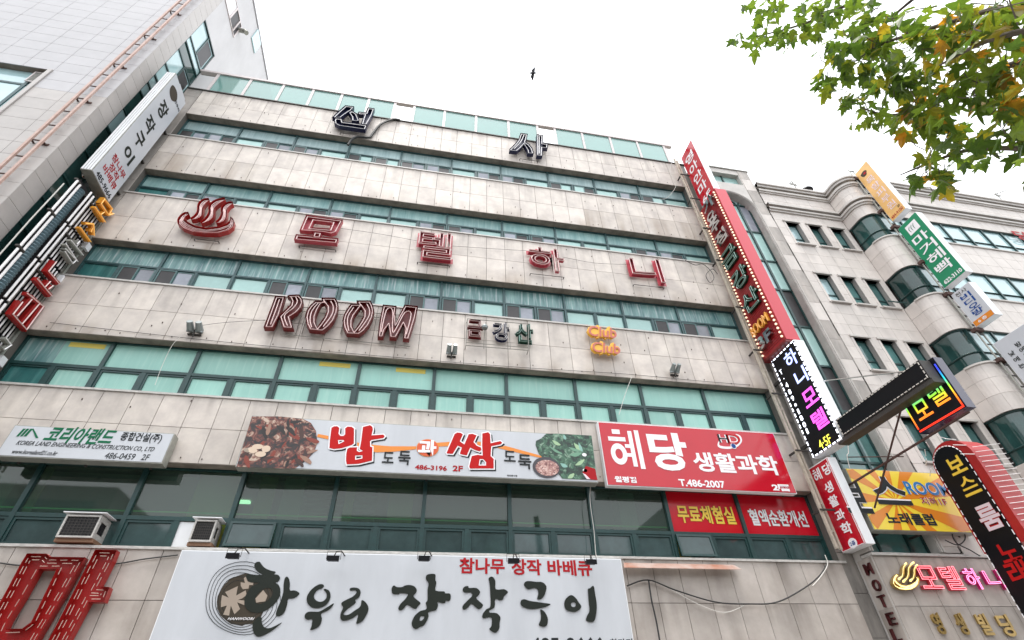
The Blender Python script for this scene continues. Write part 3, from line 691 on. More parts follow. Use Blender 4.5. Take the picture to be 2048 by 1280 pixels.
for (z0, z1) in bands:
    n = max(1, round((z1-z0)/.5)); h = (z1-z0)/n
    for k in range(n):
        if z0+k*h < 4: continue
        for i in range(17): it.append((AX1+RR+.6*i+.005, AX1+RR+.6*i+.595, CY, CY+.025, z0+k*h+.004, z0+k*h+h-.004, M['tileR']))
        it.append((AX1, AX1+.02, CY+RR+.004, TY-.004, z0+k*h+.004, z0+k*h+h-.004, M['tileR']))
lay_pieces('wall_tile', rb, it)
def arc_piece(o0, o1, a0, a1, z0, z1, n=4):
    vs = []
    for o in (o0, o1):
        for z in (z0, z1):
            for k in range(n+1): t = a0+(a1-a0)*k/n; vs.append((AX1+RR-(RR+o)*math.cos(t), CY+RR-(RR+o)*math.sin(t), z))
    m = n+1; fs = []
    for k in range(n): fs += [(k, k+1, m+k+1, m+k), (2*m+k, 3*m+k, 3*m+k+1, 2*m+k+1), (k, 2*m+k, 2*m+k+1, k+1), (m+k, m+k+1, 3*m+k+1, 3*m+k)]
    fs += [(0, m, 3*m, 2*m), (n, 2*m+n, 3*m+n, m+n)]
    return MB().add(vs, fs)
for (z0, z1) in bands:
    n = max(1, round((z1-z0)/.5)); h = (z1-z0)/n
    for k in range(n):
        if z0+k*h < 4: continue
        for a in (0, 1): part('curved_tile', arc_piece(.001, -.015, a*math.pi/4+.005, (a+1)*math.pi/4-.005, z0+k*h+.004, z0+k*h+h-.004), M['tileR'], rb)
# window surrounds on the plain wall: jamb strips, lintel, sill
for z0, z1 in FZ[:4]:
    for x0, x1 in WX:
        f = MB().box(x0-.10, x0, TY-.004, TY+.03, z0, z1).box(x1, x1+.10, TY-.004, TY+.03, z0, z1)
        part('window_surround', f, M['tileR'], rb)
        part('window_lintel', MB().box(x0-.12, x1+.06, TY-.05, TY+.05, z1, z1+.07), M['moulding'], rb)
        part('window_ledge', MB().box(x0-.06, x1+.14, TY-.09, TY+.2, z0-.06, z0), M['moulding'], rb)
        zt = z0+.5; yw = TY+.2
        w1 = part('window', MB().box(x0, x0+.04, yw-.03, yw+.03, z0, z1).box(x1-.04, x1, yw-.03, yw+.03, z0, z1).box(x0+.04, x1-.04, yw-.03, yw+.03, zt-.03, zt+.03).box(x0+.04, x1-.04, yw-.03, yw+.03, z1-.05, z1), M['frame'], rb)
        gm = M['sky_glass'] if x0 < 22 and z0 > 12 else M['mid_glass']
        cube_piece('pane', gm, w1, x0+.04, x1-.04, yw, yw+.01, z0, zt-.03); cube_piece('pane', gm, w1, x0+.04, x1-.04, yw, yw+.01, zt+.03, z1-.05)
        if z0 in (13.22,) and x0 > 23.5: part('open_casement', MB().box(x0+.1, x1+.25, yw-.45, yw-.42, z0+.08, z0+.12), M['frame'], w1)
# glass bands of the rounded bay
for z0, z1 in FZ:
    P = wall_path(-.1)[1:]; P[0] = (AX1+.1, TY-.02); zt = z0+.42
    n = len(P)-1
    vs = [(x, y, z) for z in (z0, z1) for x, y in P[:n]]; g = MB().add(vs, [(i, i+1, n+i+1, n+i) for i in range(n-1)])
    bw = part('bay_window', MB(), M['frame'], rb)
    gp = part('curved_pane', g, M['dark_glass'], bw)
    for i in range(12):
        x = AX1+RR+.02+1.02*i
        cube_piece('pane', M['sky_glass'], bw, x+.03, x+.99, CY+.1, CY+.11, zt+.02, z1); cube_piece('pane', M['sky_glass'], bw, x+.03, x+.99, CY+.1, CY+.11, z0, zt-.02)
        cube_piece('mullion', M['frame'], bw, x-.03, x+.03, CY+.04, CY+.12, z0, z1)
    PP = wall_path(-.07)[1:]; tr_ = MB().tube([(x, y, zt) for x, y in PP], .025, 4).tube([(x, y, z1-.02) for x, y in PP], .03, 4).tube([(x, y, z0+.02) for x, y in PP], .03, 4)
    part('transom', tr_, M['frame'], bw)
    vs, fs = sweep(z0-.06, z0-.002, .05, -.2)
    n = len(wall_path()); mb = MB().add(vs, fs); P2, P3 = wall_path(.05)[2:], wall_path(-.2)[2:]
    mb = MB(); n = len(P2); vs = [(x, y, z) for L in (P2, P3) for z in (z0-.06, z0-.002) for x, y in L]
    fs = []
    for i in range(n-1): fs += [(i, i+1, n+i+1, n+i), (i, 2*n+i, 2*n+i+1, i+1), (n+i, n+i+1, 3*n+i+1, 3*n+i)]
    part('bay_sill', mb.add(vs, fs), M['moulding'], bw)
for nm, sp in (('cornice', [(19.93, 20.03, .18), (19.80, 19.93, .12), (19.55, 19.66, .10), (19.47, 19.55, .05)]), ('string_course', [(18.50, 18.62, .17), (18.30, 18.40, .12), (18.20, 18.30, .06)])):
    mb = MB()
    for z0, z1, o in sp: mb.add(*sweep(z0, z1, o, -.01))
    part(nm, mb, M['moulding'], rb)
mb = MB()
for z0, z1, o in ((19.66, 19.80, .05), (18.40, 18.50, .05)): mb.add(*sweep(z0, z1, o, -.01))
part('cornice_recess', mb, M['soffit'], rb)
sg = FY(CY)
text(sg, '당', rect_px(sg, (2037, 480), (2050, 466)), M['redp'], rb, w=.03)

# ================================================================ far side of the street (seen only in the glass)
for i, (x0, x1, h, cl) in enumerate(((-30, -14, 17, (.30, .28, .26)), (-13.5, 2, 14, (.22, .20, .19)), (2.4, 16, 15.5, (.34, .33, .31)), (16.5, 30, 13, (.25, .2, .17)), (31, 48, 18, (.3, .3, .3)))):
    o = thing('shop_building', ['tall grey block far left across the street', 'low dark block across the street to the left', 'pale block straight across the street', 'brown block across the street to the right', 'tall block far right across the street'][i], 'building', ((x0+x1)/2, -32, 0), 'buildings across the street')
    part('wall', MB().box(x0, x1, -42, -30, 0, h), mat('render_%d' % i, cl, .8, noise=.2, nscale=.6), o)
    for fl in range(int(h/3.3)):
        f = MB().box(x0+1, x1-1, -30, -29.9, fl*3.3+1.2, fl*3.3+2.7); part('window_band', f, M['dark_glass'], o)

# ================================================================ signs on the facade
def box_sign(name, label, cat, x0, x1, z0, z1, y, dep, face, rim=None, group=None):
    t = thing(name, label, cat, ((x0+x1)/2, y, z0), group)
    part('case', MB().box(x0, x1, y+.012, y+dep, z0, z1), rim or M['alu'], t)
    part('face', MB().box(x0+.02, x1-.02, y, y+.011, z0+.02, z1-.02), face, t)
    for x in (x0+.3, (x0+x1)/2, x1-.3): cube_piece('bracket', M['steel'], t, x-.02, x+.02, y+dep, max(YF, y+dep+.02), z0-.03, z0+.02)
    return t, FY(y)
C3 = (0, 760, 2.461); c3 = lambda *p: crop([p], *C3)[0]
t, pl = box_sign('company_sign', 'long white engineering company sign with green lettering, at the lower left', 'sign', -.56, 2.5, 6.26, 6.95, -.6, .26, M['board'])
for a in (((80, 278), (92, 278), (128, 240), (115, 240)), ((98, 278), (110, 278), (146, 240), (133, 240)), ((116, 278), (130, 278), (160, 244), (176, 286), (190, 286), (166, 240), (151, 240))): flat(pl, [crop(a, *C3)], M['greenp'], t, name='logo')
text(pl, '코리아랜드', rect_px(pl, c3(203, 306), c3(583, 243)), M['greenp'], t, bold=.03, shear=.25)
text(pl, '종합건설(주)', rect_px(pl, c3(583, 304), c3(808, 266)), M['blackp'], t, bold=.02)
text(pl, 'KOREA LAND ENGINEERING & CONSTRUCTION CO., LTD', rect_px(pl, c3(75, 322), c3(765, 331)), M['blackp'], t, shear=.3, bold=.0)
text(pl, 'www.korealand21.co.kr', rect_px(pl, c3(55, 362), c3(290, 351)), M['blackp'], t, bold=.0, shear=.2)
text(pl, '486-0459   2F', rect_px(pl, c3(511, 386), c3(742, 367)), M['blackp'], t, bold=.0, shear=.1)

t, pl = box_sign('restaurant_sign', 'long white rice restaurant sign with printed food at both ends', 'sign', 3.93, 12.08, 6.27, 7.50, -.6, .27, M['board'])
C6 = (640, 840, 9.309); C7 = (820, 860, 8.192); C8 = (1040, 850, 10.67)
flat(pl, [[(636, 868), (657, 872), (657, 879), (634, 874)]], M['orange'], t)
flat(pl, [crop([(690, 420), (1005, 465), (1300, 490), (1790, 492), (1790, 545), (1400, 590), (1040, 605), (690, 490)], *C6)], M['orange'], t)
flat(pl, [crop([(440, 210), (650, 195), (640, 265), (440, 275)], *C7)], M['orange'], t)
flat(pl, [crop([(1100, 190), (1170, 195), (1170, 265), (1100, 240)], *C7)], M['orange'], t)
flat(pl, [crop([(1420, 290), (1560, 260), (2048, 395), (2230, 450), (2100, 450), (1560, 325)], *C7)], M['orange'], t)
bap1 = [crop([(215, 150), (260, 122), (320, 120), (360, 150), (345, 260), (380, 300), (440, 300), (470, 270), (470, 160), (510, 128), (590, 130), (635, 165), (632, 440), (590, 470), (400, 530), (260, 545), (175, 525), (185, 380)], *C6), crop([(335, 375), (440, 375), (455, 400), (345, 455)], *C6)]
bap2 = [crop([(800, 135), (930, 100), (975, 130), (985, 180), (960, 290), (1180, 275), (1205, 310), (1180, 340), (960, 375), (930, 400), (935, 500), (975, 510), (970, 760), (720, 820), (500, 830), (485, 760), (490, 640), (510, 540), (560, 515), (690, 510), (685, 580), (735, 600), (800, 580), (740, 540), (770, 380)], *C6), crop([(655, 665), (790, 660), (790, 720), (655, 745)], *C6)]
ssam1 = [crop([(730, 70), (770, 45), (830, 50), (865, 75), (815, 190), (890, 240), (960, 75), (1020, 65), (1090, 90), (1040, 200), (1090, 260), (1160, 290), (1170, 330), (1140, 355), (1060, 330), (985, 290), (930, 420), (830, 400), (815, 385), (850, 290), (780, 260), (700, 395), (610, 390), (600, 375)], *C7)]
ssam2 = [crop([(1185, 60), (1280, 40), (1310, 70), (1320, 220), (1480, 185), (1510, 215), (1480, 240), (1330, 270), (1320, 430), (1370, 480), (1370, 635), (980, 635), (970, 600), (1010, 430), (1100, 410), (1190, 420), (1180, 250)], *C7), crop([(1140, 480), (1200, 480), (1245, 530), (1245, 585), (1125, 585)], *C7)]
for i, g in enumerate((bap1, bap2, ssam1, ssam2)):
    q = loops_uv(pl, g); q = [q[0]]+q[1:]
    sh = [[(a+.035, b-.035) for a, b in grow(L, .022 if k == 0 else -.02)] for k, L in enumerate(q)]
    flat(pl, sh, M['blackp'], t, uv=True, w=.004+.0006*i, d=.0005, name='letter_shadow')
    flat(pl, [grow(L, .028 if k == 0 else -.024) for k, L in enumerate(q)], M['whitep'], t, uv=True, w=.008+.0006*i, d=.0005, name='letter_outline')
    flat(pl, q, M['redd'], t, uv=True, w=.012+.0006*i, d=.0005, name='lettering')
cx, cy = pl.uv(*crop([(290, 295)], *C7)[0])
flat(pl, [ell(cx, cy, .26, .22)], M['orange'], t, uv=True, w=.007); flat(pl, [ell(cx, cy, .245, .205)], mat('red_orange_print', (.62, .08, .015), .4), t, uv=True, w=.011)
text(pl, '과', rect_px(pl, *crop([(120, 425), (440, 175)], *C7)), M['whitep'], t, bold=.04, w=.016)
text(pl, '도', rect_px(pl, *crop([(1150, 800), (1390, 605)], *C6)), M['blackp'], t, bold=.02, w=.009); text(pl, '둑', rect_px(pl, *crop([(1440, 835), (1700, 585)], *C6)), M['blackp'], t, bold=.02, w=.009)
text(pl, '도', rect_px(pl, *crop([(1540, 515), (1725, 350)], *C7)), M['blackp'], t, bold=.02, w=.009); text(pl, '둑', rect_px(pl, *crop([(1775, 635), (1980, 410)], *C7)), M['blackp'], t, bold=.02, w=.009)
text(pl, '486-3196', rect_px(pl, *crop([(78, 648), (607, 592)], *C7)), M['redp'], t, bold=.03); text(pl, '2F', rect_px(pl, *crop([(697, 675), (868, 588)], *C7)), M['redp'], t, bold=.03)
text(pl, '일반음식점', rect_px(pl, *crop([(1590, 757), (1755, 740)], *C7)), M['blackp'], t)
flat(pl, [[(504, 833), (560, 833), (606, 838), (622, 846), (632, 862), (635, 885), (628, 905), (612, 922), (590, 937), (560, 937), (520, 935), (473, 934)]], M['food'], t, w=.004, name='food_picture')
for (a, b, r1, r2) in ((128, 268, 24, 12), (175, 250, 26, 13), (150, 272, 20, 12), (220, 262, 20, 17), (190, 290, 25, 14), (145, 262, 18, 10)):
    u, v = pl.uv(*crop([(a, b)], 450, 800, 2.667)[0]); flat(pl, [ell(u, v, r1/2.667*.012, r2/2.667*.0125, 14)], M['beige'] if a < 140 else mat('garlic_print', (.62, .48, .36), .4), t, uv=True, w=.009+a*1e-5)
random.seed(3)
for k in range(46):
    px, py = random.uniform(488, 628), random.uniform(842, 932)
    if (px-575)**2/60**2+(py-885)**2/48**2 > 1 and px > 560: continue
    if px < 482+(935-py)*.3: continue
    u, v = pl.uv(px, py); a = random.uniform(0, 3); L = random.uniform(.06, .17)
    flat(pl, [ell(u, v, L, L*.3, 10, .1, a)], random.choice([mat('stew_a', (.20, .03, .015), .5), mat('stew_b', (.30, .17, .12), .5), mat('stew_c', (.012, .008, .008), .5), mat('stew_d', (.05, .02, .015), .5)]) if k < 4 else bpy.data.materials[random.choice(['stew_a', 'stew_b', 'stew_c', 'stew_d']) if random.choice([1]) and 'stew_a' in bpy.data.materials and 'stew_b' in bpy.data.materials and 'stew_c' in bpy.data.materials and 'stew_d' in bpy.data.materials else 'printed_stew'], t, uv=True, w=.008+k*.0001, d=.0005, name='food_print')
flat(pl, [crop([(560, 185), (800, 185), (1525, 228), (1640, 1170), (1300, 1165), (900, 1145), (700, 900), (480, 700), (400, 620), (330, 430), (340, 340), (450, 290)], *C8)], M['greens'], t, w=.004, name='greens_picture')
for k, (x, y, x2, y2, wd) in enumerate(((1330, 560, 1150, 390, 90), (1310, 600, 1060, 640, 90), (1330, 570, 1250, 380, 60), (1370, 740, 1180, 860, 80), (1300, 560, 1040, 480, 60), (980, 310, 930, 210, 60), (860, 430, 690, 330, 70), (900, 620, 640, 470, 50), (1010, 890, 860, 820, 80), (1150, 1040, 1020, 1130, 90))):
    flat(pl, [stroke_loop(crop([(x, y), ((x+x2)/2, (y+y2)/2+15), (x2, y2)], *C8), [wd*.3/10.67, wd/10.67, 1])], bpy.data.materials.get('leaf_print_%d' % (k % 3)) or mat('leaf_print_%d' % (k % 3), [(.32, .48, .28), (.14, .30, .20), (.22, .42, .36)][k % 3], .4), t, w=.008+k*.0002, d=.0005, name='leaf_print')
u, v = pl.uv(*crop([(560, 890)], *C8)[0]); flat(pl, [ell(u, v-.02, .34, .265)], mat('bowl_print', (.045, .04, .05), .4), t, uv=True, w=.011); u, v = pl.uv(*crop([(580, 920)], *C8)[0]); flat(pl, [ell(u, v, .29, .2)], M['gran'], t, uv=True, w=.015)
flat(pl, [crop([(1400, 880), (1600, 940), (1650, 1180), (1480, 1165), (1330, 1020)], *C8)], M['redp'], t, w=.012); flat(pl, [crop([(1330, 1030), (1390, 1060), (1500, 1165), (1420, 1160)], *C8)], M['pinkp'], t, w=.016)
for p in ((1370, 640), (1385, 975)): u, v = pl.uv(*crop([p], *C8)[0]); flat(pl, [ell(u, v, .06, .045, 12)], M['whitep'], t, uv=True, w=.012)

t, pl = box_sign('red_shop_sign', 'wide glossy red sign with white lettering and a small round logo', 'sign', 12.34, 17.50, 6.26, 7.98, -.5, .17, M['red'], rim=M['white'])
C9 = (950, 800, 2.667); C10 = (1250, 800, 2.667)
def hye(pl, q, m, t, w=.002):
    (u0, v0), (u1, v1) = q; F = lambda L: [(u0+a*(u1-u0), v0+b*(v1-v0)) for a, b in L]; Rc = lambda a, b, c, d: [F([(a, b), (c, b), (c, d), (a, d)])]
    for g in (Rc(.15, .87, .40, .99), Rc(0, .68, .54, .79), Rc(.49, .52, .645, .61), Rc(.49, .29, .645, .38), Rc(.645, .05, .775, .97), Rc(.86, 0, 1, 1)): flat(pl, g, m, t, uv=True, w=w, name='lettering')
    flat(pl, [F(ell(.26, .35, .25, .27, 26)), F(ell(.26, .35, .115, .13, 20))], m, t, uv=True, w=w+.0006, name='lettering')
hye(pl, rect_px(pl, *crop([(736, 360), (868, 163)], *C9)), M['whitep'], t)
text(pl, '당', rect_px(pl, *crop([(152, 372), (308, 180)], *C10)), M['whitep'], t, bold=.036)
text(pl, '생활과학', rect_px(pl, *crop([(378, 380), (797, 300)], *C10)), M['whitep'], t, bold=.028)
text(pl, 'T.486-2007', rect_px(pl, *crop([(292, 460), (526, 432)], *C10)), M['whitep'], t, bold=.03); text(pl, '월평점', rect_px(pl, *crop([(747, 438), (857, 411)], *C9)), M['whitep'], t, bold=.04)
text(pl, '2', rect_px(pl, *crop([(790, 482), (812, 452)], *C10)), M['whitep'], t, bold=.04); text(pl, '層', rect_px(pl, *crop([(816, 486), (870, 452)], *C10)), M['whitep'], t, bold=.03)
q = rect_px(pl, *crop([(503, 226), (543, 186)], *C10)); text(pl, 'H', q, M['whitep'], t, bold=.04, w=.002); text(pl, 'H', q, M['blackp'], t, bold=.0, w=.007)
q = rect_px(pl, *crop([(552, 232), (604, 187)], *C10)); text(pl, 'D', q, M['whitep'], t, bold=.04, w=.002); text(pl, 'D', q, M['redd'], t, bold=.0, w=.007)
flat(pl, [stroke_loop(crop([(503, 215), (500, 245), (540, 255), (590, 248), (618, 222), (612, 195), (590, 182)], *C10), [1, 4, 4.5, 4, 3.5, 3, 1])], M['whitep'], t, w=.001); u, v = pl.uv(*crop([(578, 246)], *C10)[0])
flat(pl, [ell(u, v, .085, .085, 16)], M['whitep'], t, uv=True, w=.007); flat(pl, [ell(u, v, .065, .065, 16)], M['bluep'], t, uv=True, w=.011)

# red film lettering on the second floor windows
fs_ = thing('window_lettering', 'yellow and white lettering on the red window film of the second floor', 'lettering', (16, 0, 5.4)); pl = FY(-.004)
for s_, a, b, m_ in (('무료체험실', (290, 655), (568, 570), 'yellow'), ('혈액순환개선', (678, 670), (950, 592), 'whitep')):
    q = rect_px(pl, *crop([a, b], *C10)); text(pl, s_, q, M['blackp'], fs_, bold=.045, w=.0); text(pl, s_, q, M[m_], fs_, bold=.028, w=.005)

# big white barbecue sign with brush lettering
t, pl = box_sign('barbecue_sign', 'very large white sign with dark brush lettering and a brown log logo', 'sign', 3.45, 12.39, 1.9, 4.60, -.5, .17, M['board'], rim=M['white'])
B1 = (400, 1100, 7.109); B2 = (600, 1120, 8); B3 = (780, 1120, 8); B4 = (980, 1100, 7.111)
flat(pl, [crop([(240, 740), (250, 660), (290, 580), (350, 490), (430, 410), (530, 370), (650, 330), (720, 345), (840, 360), (930, 450), (1040, 560), (1045, 620), (1000, 740), (900, 880), (870, 950), (830, 1040), (640, 1060), (600, 1080), (440, 1050), (380, 1010), (290, 930), (245, 830)], *B1)], M['brown'], t, w=.002, name='log_print')
for g in ([(360, 600), (540, 515), (515, 650), (650, 575), (665, 640), (600, 690), (540, 710), (635, 720), (630, 785), (530, 745), (570, 840), (490, 915), (440, 790), (415, 935), (330, 920), (385, 790), (300, 815), (300, 740), (315, 640), (410, 680)], [(580, 460), (640, 470), (625, 400), (655, 380), (680, 450), (760, 470), (755, 500), (700, 500), (690, 550), (610, 560), (580, 510)], [(790, 690), (900, 570), (960, 650), (930, 730), (800, 750)]):
    flat(pl, [crop(g, *B1)], M['beige'], t, w=.006, name='log_print')
rg = MB()
for k in range(6):
    L = ell(610-k*3, 690+k*6, 530-48*k, 520-44*k, 40, .018, .2*k+.1); px_tube(rg, pl, [crop([p], *B1)[0] for p in L]+[crop([L[0]], *B1)[0]], .0045, w=.004, n=1, k=4)
part('ring_print', rg, M['blackp'], t)
text(pl, 'HANWOORI', rect_px(pl, *crop([(392, 998), (780, 960)], *B1)), M['whitep'], t, shear=.3, w=.012, bold=.01)
BR = [([[(775, 215), (800, 175), (850, 170), (880, 210), (930, 260), (1010, 295), (1075, 310), (1060, 340), (1010, 370), (930, 370), (850, 330), (790, 275)]], B1),
 ([[(655, 375), (690, 345), (800, 355), (920, 355), (1050, 350), (1110, 355), (1140, 395), (1120, 445), (1060, 470), (930, 470), (800, 465), (710, 460), (670, 420)]], B1),
 ([[(800, 490), (930, 450), (1060, 470), (1120, 500), (1145, 580), (1130, 670), (1060, 770), (960, 850), (860, 890), (760, 890), (690, 860), (640, 790), (635, 700), (670, 610), (730, 530)], [(930, 545), (1000, 545), (1035, 580), (1030, 640), (970, 710), (900, 755), (830, 770), (790, 745), (780, 700), (820, 630), (870, 580)]], B1),
 ([[(1235, 380), (1265, 410), (1280, 480), (1280, 575), (1340, 575), (1400, 600), (1415, 625), (1390, 655), (1330, 690), (1255, 700), (1240, 780), (1200, 890), (1140, 940), (1095, 940), (1080, 910), (1100, 840), (1150, 720), (1185, 600), (1190, 500), (1205, 410)]], B1),
 ([[(840, 955), (880, 970), (880, 1020), (900, 1080), (940, 1110), (1000, 1110), (1080, 1075), (1170, 1030), (1100, 1095), (1020, 1155), (920, 1210), (840, 1235), (790, 1215), (755, 1150), (750, 1060), (780, 1000)]], B1),
 ([[(385, 430), (370, 395), (320, 390), (250, 420), (170, 490), (115, 580), (110, 660), (140, 720), (200, 765), (280, 775), (360, 755), (430, 710), (480, 630), (490, 560), (470, 500), (430, 470), (390, 465), (380, 485), (415, 520), (430, 570), (415, 620), (370, 660), (310, 670), (250, 640), (225, 590), (245, 530), (290, 480), (340, 465)]], B2),
 ([[(75, 905), (90, 860), (140, 830), (220, 828), (300, 828), (380, 790), (470, 735), (545, 695), (500, 770), (430, 820), (340, 865), (352, 940), (330, 1030), (270, 1090), (165, 1125), (185, 1060), (195, 955), (130, 960), (85, 940)]], B2),
 ([[(795, 475), (810, 450), (880, 443), (940, 460), (968, 500), (965, 560), (935, 610), (885, 640), (893, 685), (840, 730), (760, 790), (700, 855), (710, 880), (780, 875), (870, 815), (950, 760), (980, 700), (985, 645), (1030, 660), (1080, 720), (1097, 790), (1070, 870), (1000, 980), (905, 1025), (915, 950), (930, 875), (850, 930), (760, 965), (690, 975), (650, 940), (650, 860), (690, 765), (665, 720), (670, 680), (760, 630), (840, 590), (890, 545), (905, 510), (880, 490), (810, 493)]], B2),
 ([[(25, 460), (60, 410), (110, 435), (190, 435), (240, 410), (320, 403), (390, 425), (428, 480), (415, 530), (375, 580), (420, 630), (488, 690), (450, 740), (410, 785), (350, 765), (275, 720), (230, 770), (185, 805), (140, 800), (135, 760), (180, 690), (240, 630), (285, 560), (260, 540), (150, 535), (150, 550), (45, 545)]], B3),
 ([[(585, 245), (650, 225), (725, 235), (725, 320), (742, 370), (728, 490), (865, 505), (885, 535), (965, 545), (960, 650), (890, 655), (880, 690), (820, 690), (760, 675), (768, 730), (740, 800), (680, 820), (610, 840), (618, 900), (590, 970), (540, 1050), (480, 1075), (420, 1108), (370, 1085), (345, 1020), (360, 960), (400, 890), (480, 820), (585, 785), (570, 690), (600, 640), (600, 480), (615, 380), (575, 310)], [(490, 905), (545, 905), (540, 940), (495, 975), (475, 960)]], B3),
 ([[(1160, 480), (1190, 430), (1250, 420), (1265, 450), (1380, 450), (1440, 510), (1420, 560), (1380, 600), (1400, 640), (1480, 710), (1475, 755), (1420, 790), (1360, 750), (1300, 705), (1250, 760), (1190, 800), (1160, 780), (1165, 730), (1240, 650), (1315, 570), (1290, 525), (1190, 525)]], B3),
 ([[(1575, 300), (1620, 268), (1660, 290), (1685, 350), (1692, 470), (1824, 470), (1885, 520), (1824, 582), (1802, 639), (1740, 645), (1712, 628), (1678, 639), (1676, 728), (1660, 770), (1590, 810), (1600, 845), (1700, 852), (1765, 920), (1750, 1010), (1750, 1080), (1720, 1140), (1670, 1165), (1585, 1110), (1620, 1060), (1625, 940), (1580, 920), (1485, 935), (1480, 870), (1540, 790), (1605, 740), (1600, 500), (1590, 370)]], B3),
 ([[(480, 495), (500, 455), (550, 443), (650, 455), (740, 460), (800, 520), (785, 610), (750, 680), (715, 702), (668, 700), (685, 620), (670, 560), (620, 545), (545, 563), (500, 530)]], B4),
 ([[(430, 760), (445, 715), (490, 703), (560, 725), (660, 740), (780, 758), (860, 772), (800, 810), (720, 828), (600, 845), (510, 830), (450, 800)]], B4),
 ([[(710, 860), (730, 850), (780, 890), (818, 970), (815, 1050), (780, 1093), (710, 1085), (690, 1060), (715, 1000), (722, 930)]], B4),
 ([[(1130, 650), (1170, 648), (1220, 690), (1260, 750), (1295, 800), (1280, 840), (1230, 875), (1180, 885), (1100, 865), (1060, 825), (1053, 750), (1080, 690)], ell(1182, 780, 35, 35, 10)], B4),
 ([[(1390, 555), (1420, 545), (1450, 515), (1475, 525), (1490, 620), (1512, 750), (1512, 870), (1485, 1000), (1445, 1028), (1370, 1015), (1362, 985), (1380, 930), (1410, 870), (1400, 740), (1388, 600)]], B4)]
for i, (g, C_) in enumerate(BR): flat(pl, [crop(L, *C_) for L in g], M['ink'], t, w=.010+.0006*i, d=.0005, smooth=True, name='brush_stroke')
for s_, a, b in (('참나무', (918, 1147), (1009, 1117)), ('장작', (1023, 1150), (1082, 1119)), ('바베큐', (1096, 1151), (1182, 1121))): text(pl, s_, rect_px(pl, a, b), M['redp'], t, bold=.03)
text(pl, '485-9666', rect_px(pl, (1062, 1316), (1206, 1274)), M['blackp'], t, bold=.03); text(pl, '한마디', rect_px(pl, (1222, 1296), (1264, 1277)), M['blackp'], t, bold=.02)
# six little black floodlights over it
for i, (px, py) in enumerate(((467, 1112), (667, 1117), (848, 1117), (1026, 1122), (1181, 1124))):
    u, v = FY(-.85).uv(px, py)
    o = thing('floodlight', 'small black floodlight over the white sign, '+['leftmost, above the log logo', 'second from the left', 'in the middle, above the gap in the lettering', 'fourth from the left, over the red words', 'rightmost, at the end of the red words'][i], 'floodlight', (u, -.85, v), 'black floodlights over the barbecue sign')
    part('lamp_head', MB().box(u-.10, u+.10, -.92, -.80, v-.045, v+.03).box(u-.115, u+.115, -.93, -.91, v-.06, v+.035), M['black'], o)
    part('yoke', MB().tube([(u-.13, -.86, v-.02), (u-.13, -.86, v+.13), (u+.13, -.86, v+.13), (u+.13, -.86, v-.02)], .007, 4), M['steel'], o)
    part('arm', MB().tube([(u, -.86, v+.03), (u+.03, -.8, v+.14), (u+.1, -.62, v+.2), (u+.22, -.4, v+.1)], .012, 5), M['steel'], o)

# channel letters
def letter_thing(nm, lab, cat, x, z, grp=None): return thing(nm, lab, cat, (x, -.5, z), grp)
LP = FY(-.40)                          # back plates stand off the wall
def mount(o, x0, x1, z, y=-.38):
    part('mounting_rail', MB().tube([(x0, y, z), (x1, y, z)], .014, 4).tube([(x0, y, z), (x0, YF, z)], .014, 4).tube([(x1, y, z), (x1, YF, z)], .014, 4), M['steel'], o)
CS = (340, 390, 11.633)
def spring(o, pl, mapf, m, mt, sc, d):
    for P_, W in (([(940, 190), (830, 240), (750, 330), (735, 430), (715, 530), (640, 600), (520, 650)], [50, 120, 150, 140, 150, 110, 40]), ([(1310, 180), (1130, 250), (1010, 350), (1000, 460), (980, 560), (890, 660), (750, 740)], [50, 120, 150, 140, 150, 110, 40]), ([(1490, 270), (1380, 310), (1290, 400), (1290, 500), (1270, 600), (1200, 680), (1100, 730)], [50, 110, 150, 140, 150, 110, 40])):
        L = stroke_loop(mapf(P_), [w*sc for w in W], 3); q = [pl.uv(*p) for p in L]
        cl = mapf(P_)
        v, f = fill([q]); mb = MB().plane_faces(pl, v, f, 0).walls(pl, v, loop_edges([q]), 0, d); a = part('steam_letter', mb, m, o)
        tb = MB(); g = [pl.uv(*p) for p in cr(cl, False, 3)]; n = len(g); tb.edge_rods(pl, [tuple(x) for x in g], [(i, i+1) for i in range(n-1)], d*.7, .014)
        gi = grow(q, -.05*sc*14); tb.edge_rods(pl, gi, loop_edges([gi]), d*.7, .012); part('neon_tube', tb, mt, a)
    L = mapf([(460, 490), (370, 500), (270, 570), (210, 660), (215, 760), (330, 860), (560, 950), (850, 985), (1150, 985), (1380, 920), (1500, 830), (1530, 720), (1490, 640), (1430, 600), (1430, 670), (1350, 760), (1150, 830), (880, 860), (640, 820), (470, 740), (370, 660), (400, 590), (490, 550)])
    q = [pl.uv(*p) for p in L]; v, f = fill([q]); a = part('bowl_letter', MB().plane_faces(pl, v, f, 0).walls(pl, v, loop_edges([q]), 0, d), m, o)
    tb = MB()
    for k in (.05, .095): gi = grow(q, -k*sc*12); tb.edge_rods(pl, gi, loop_edges([gi]), d*.7, .012)
    part('neon_tube', tb, mt, a)
o = letter_thing('hot_spring_emblem', 'red hot spring emblem of three steam curls over a bowl, above the ROOM letters', 'sign', 1.5, 13.5)
spring(o, LP, lambda P: crop(P, *CS), M['chred2'], M['tube'], 1/11.633, .17)
mount(o, *[LP.uv(*p)[0] for p in ((388, 476), (438, 480))], LP.uv(400, 478)[1])
CM = (580, 420, 14.22)
o = letter_thing('red_hangul_letter', 'first red letter of the motel name, next to the hot spring emblem', 'sign letter', 4.8, 13.3, 'red letters of the motel name')
channel(LP, [crop([(475, 240), (1515, 380), (1330, 720), (1180, 770), (920, 720), (500, 690), (290, 680)], *CM), crop([(700, 400), (1200, 460), (1130, 630), (610, 590)], *CM)], M['chpink'], M['tube'], o, d=.15)
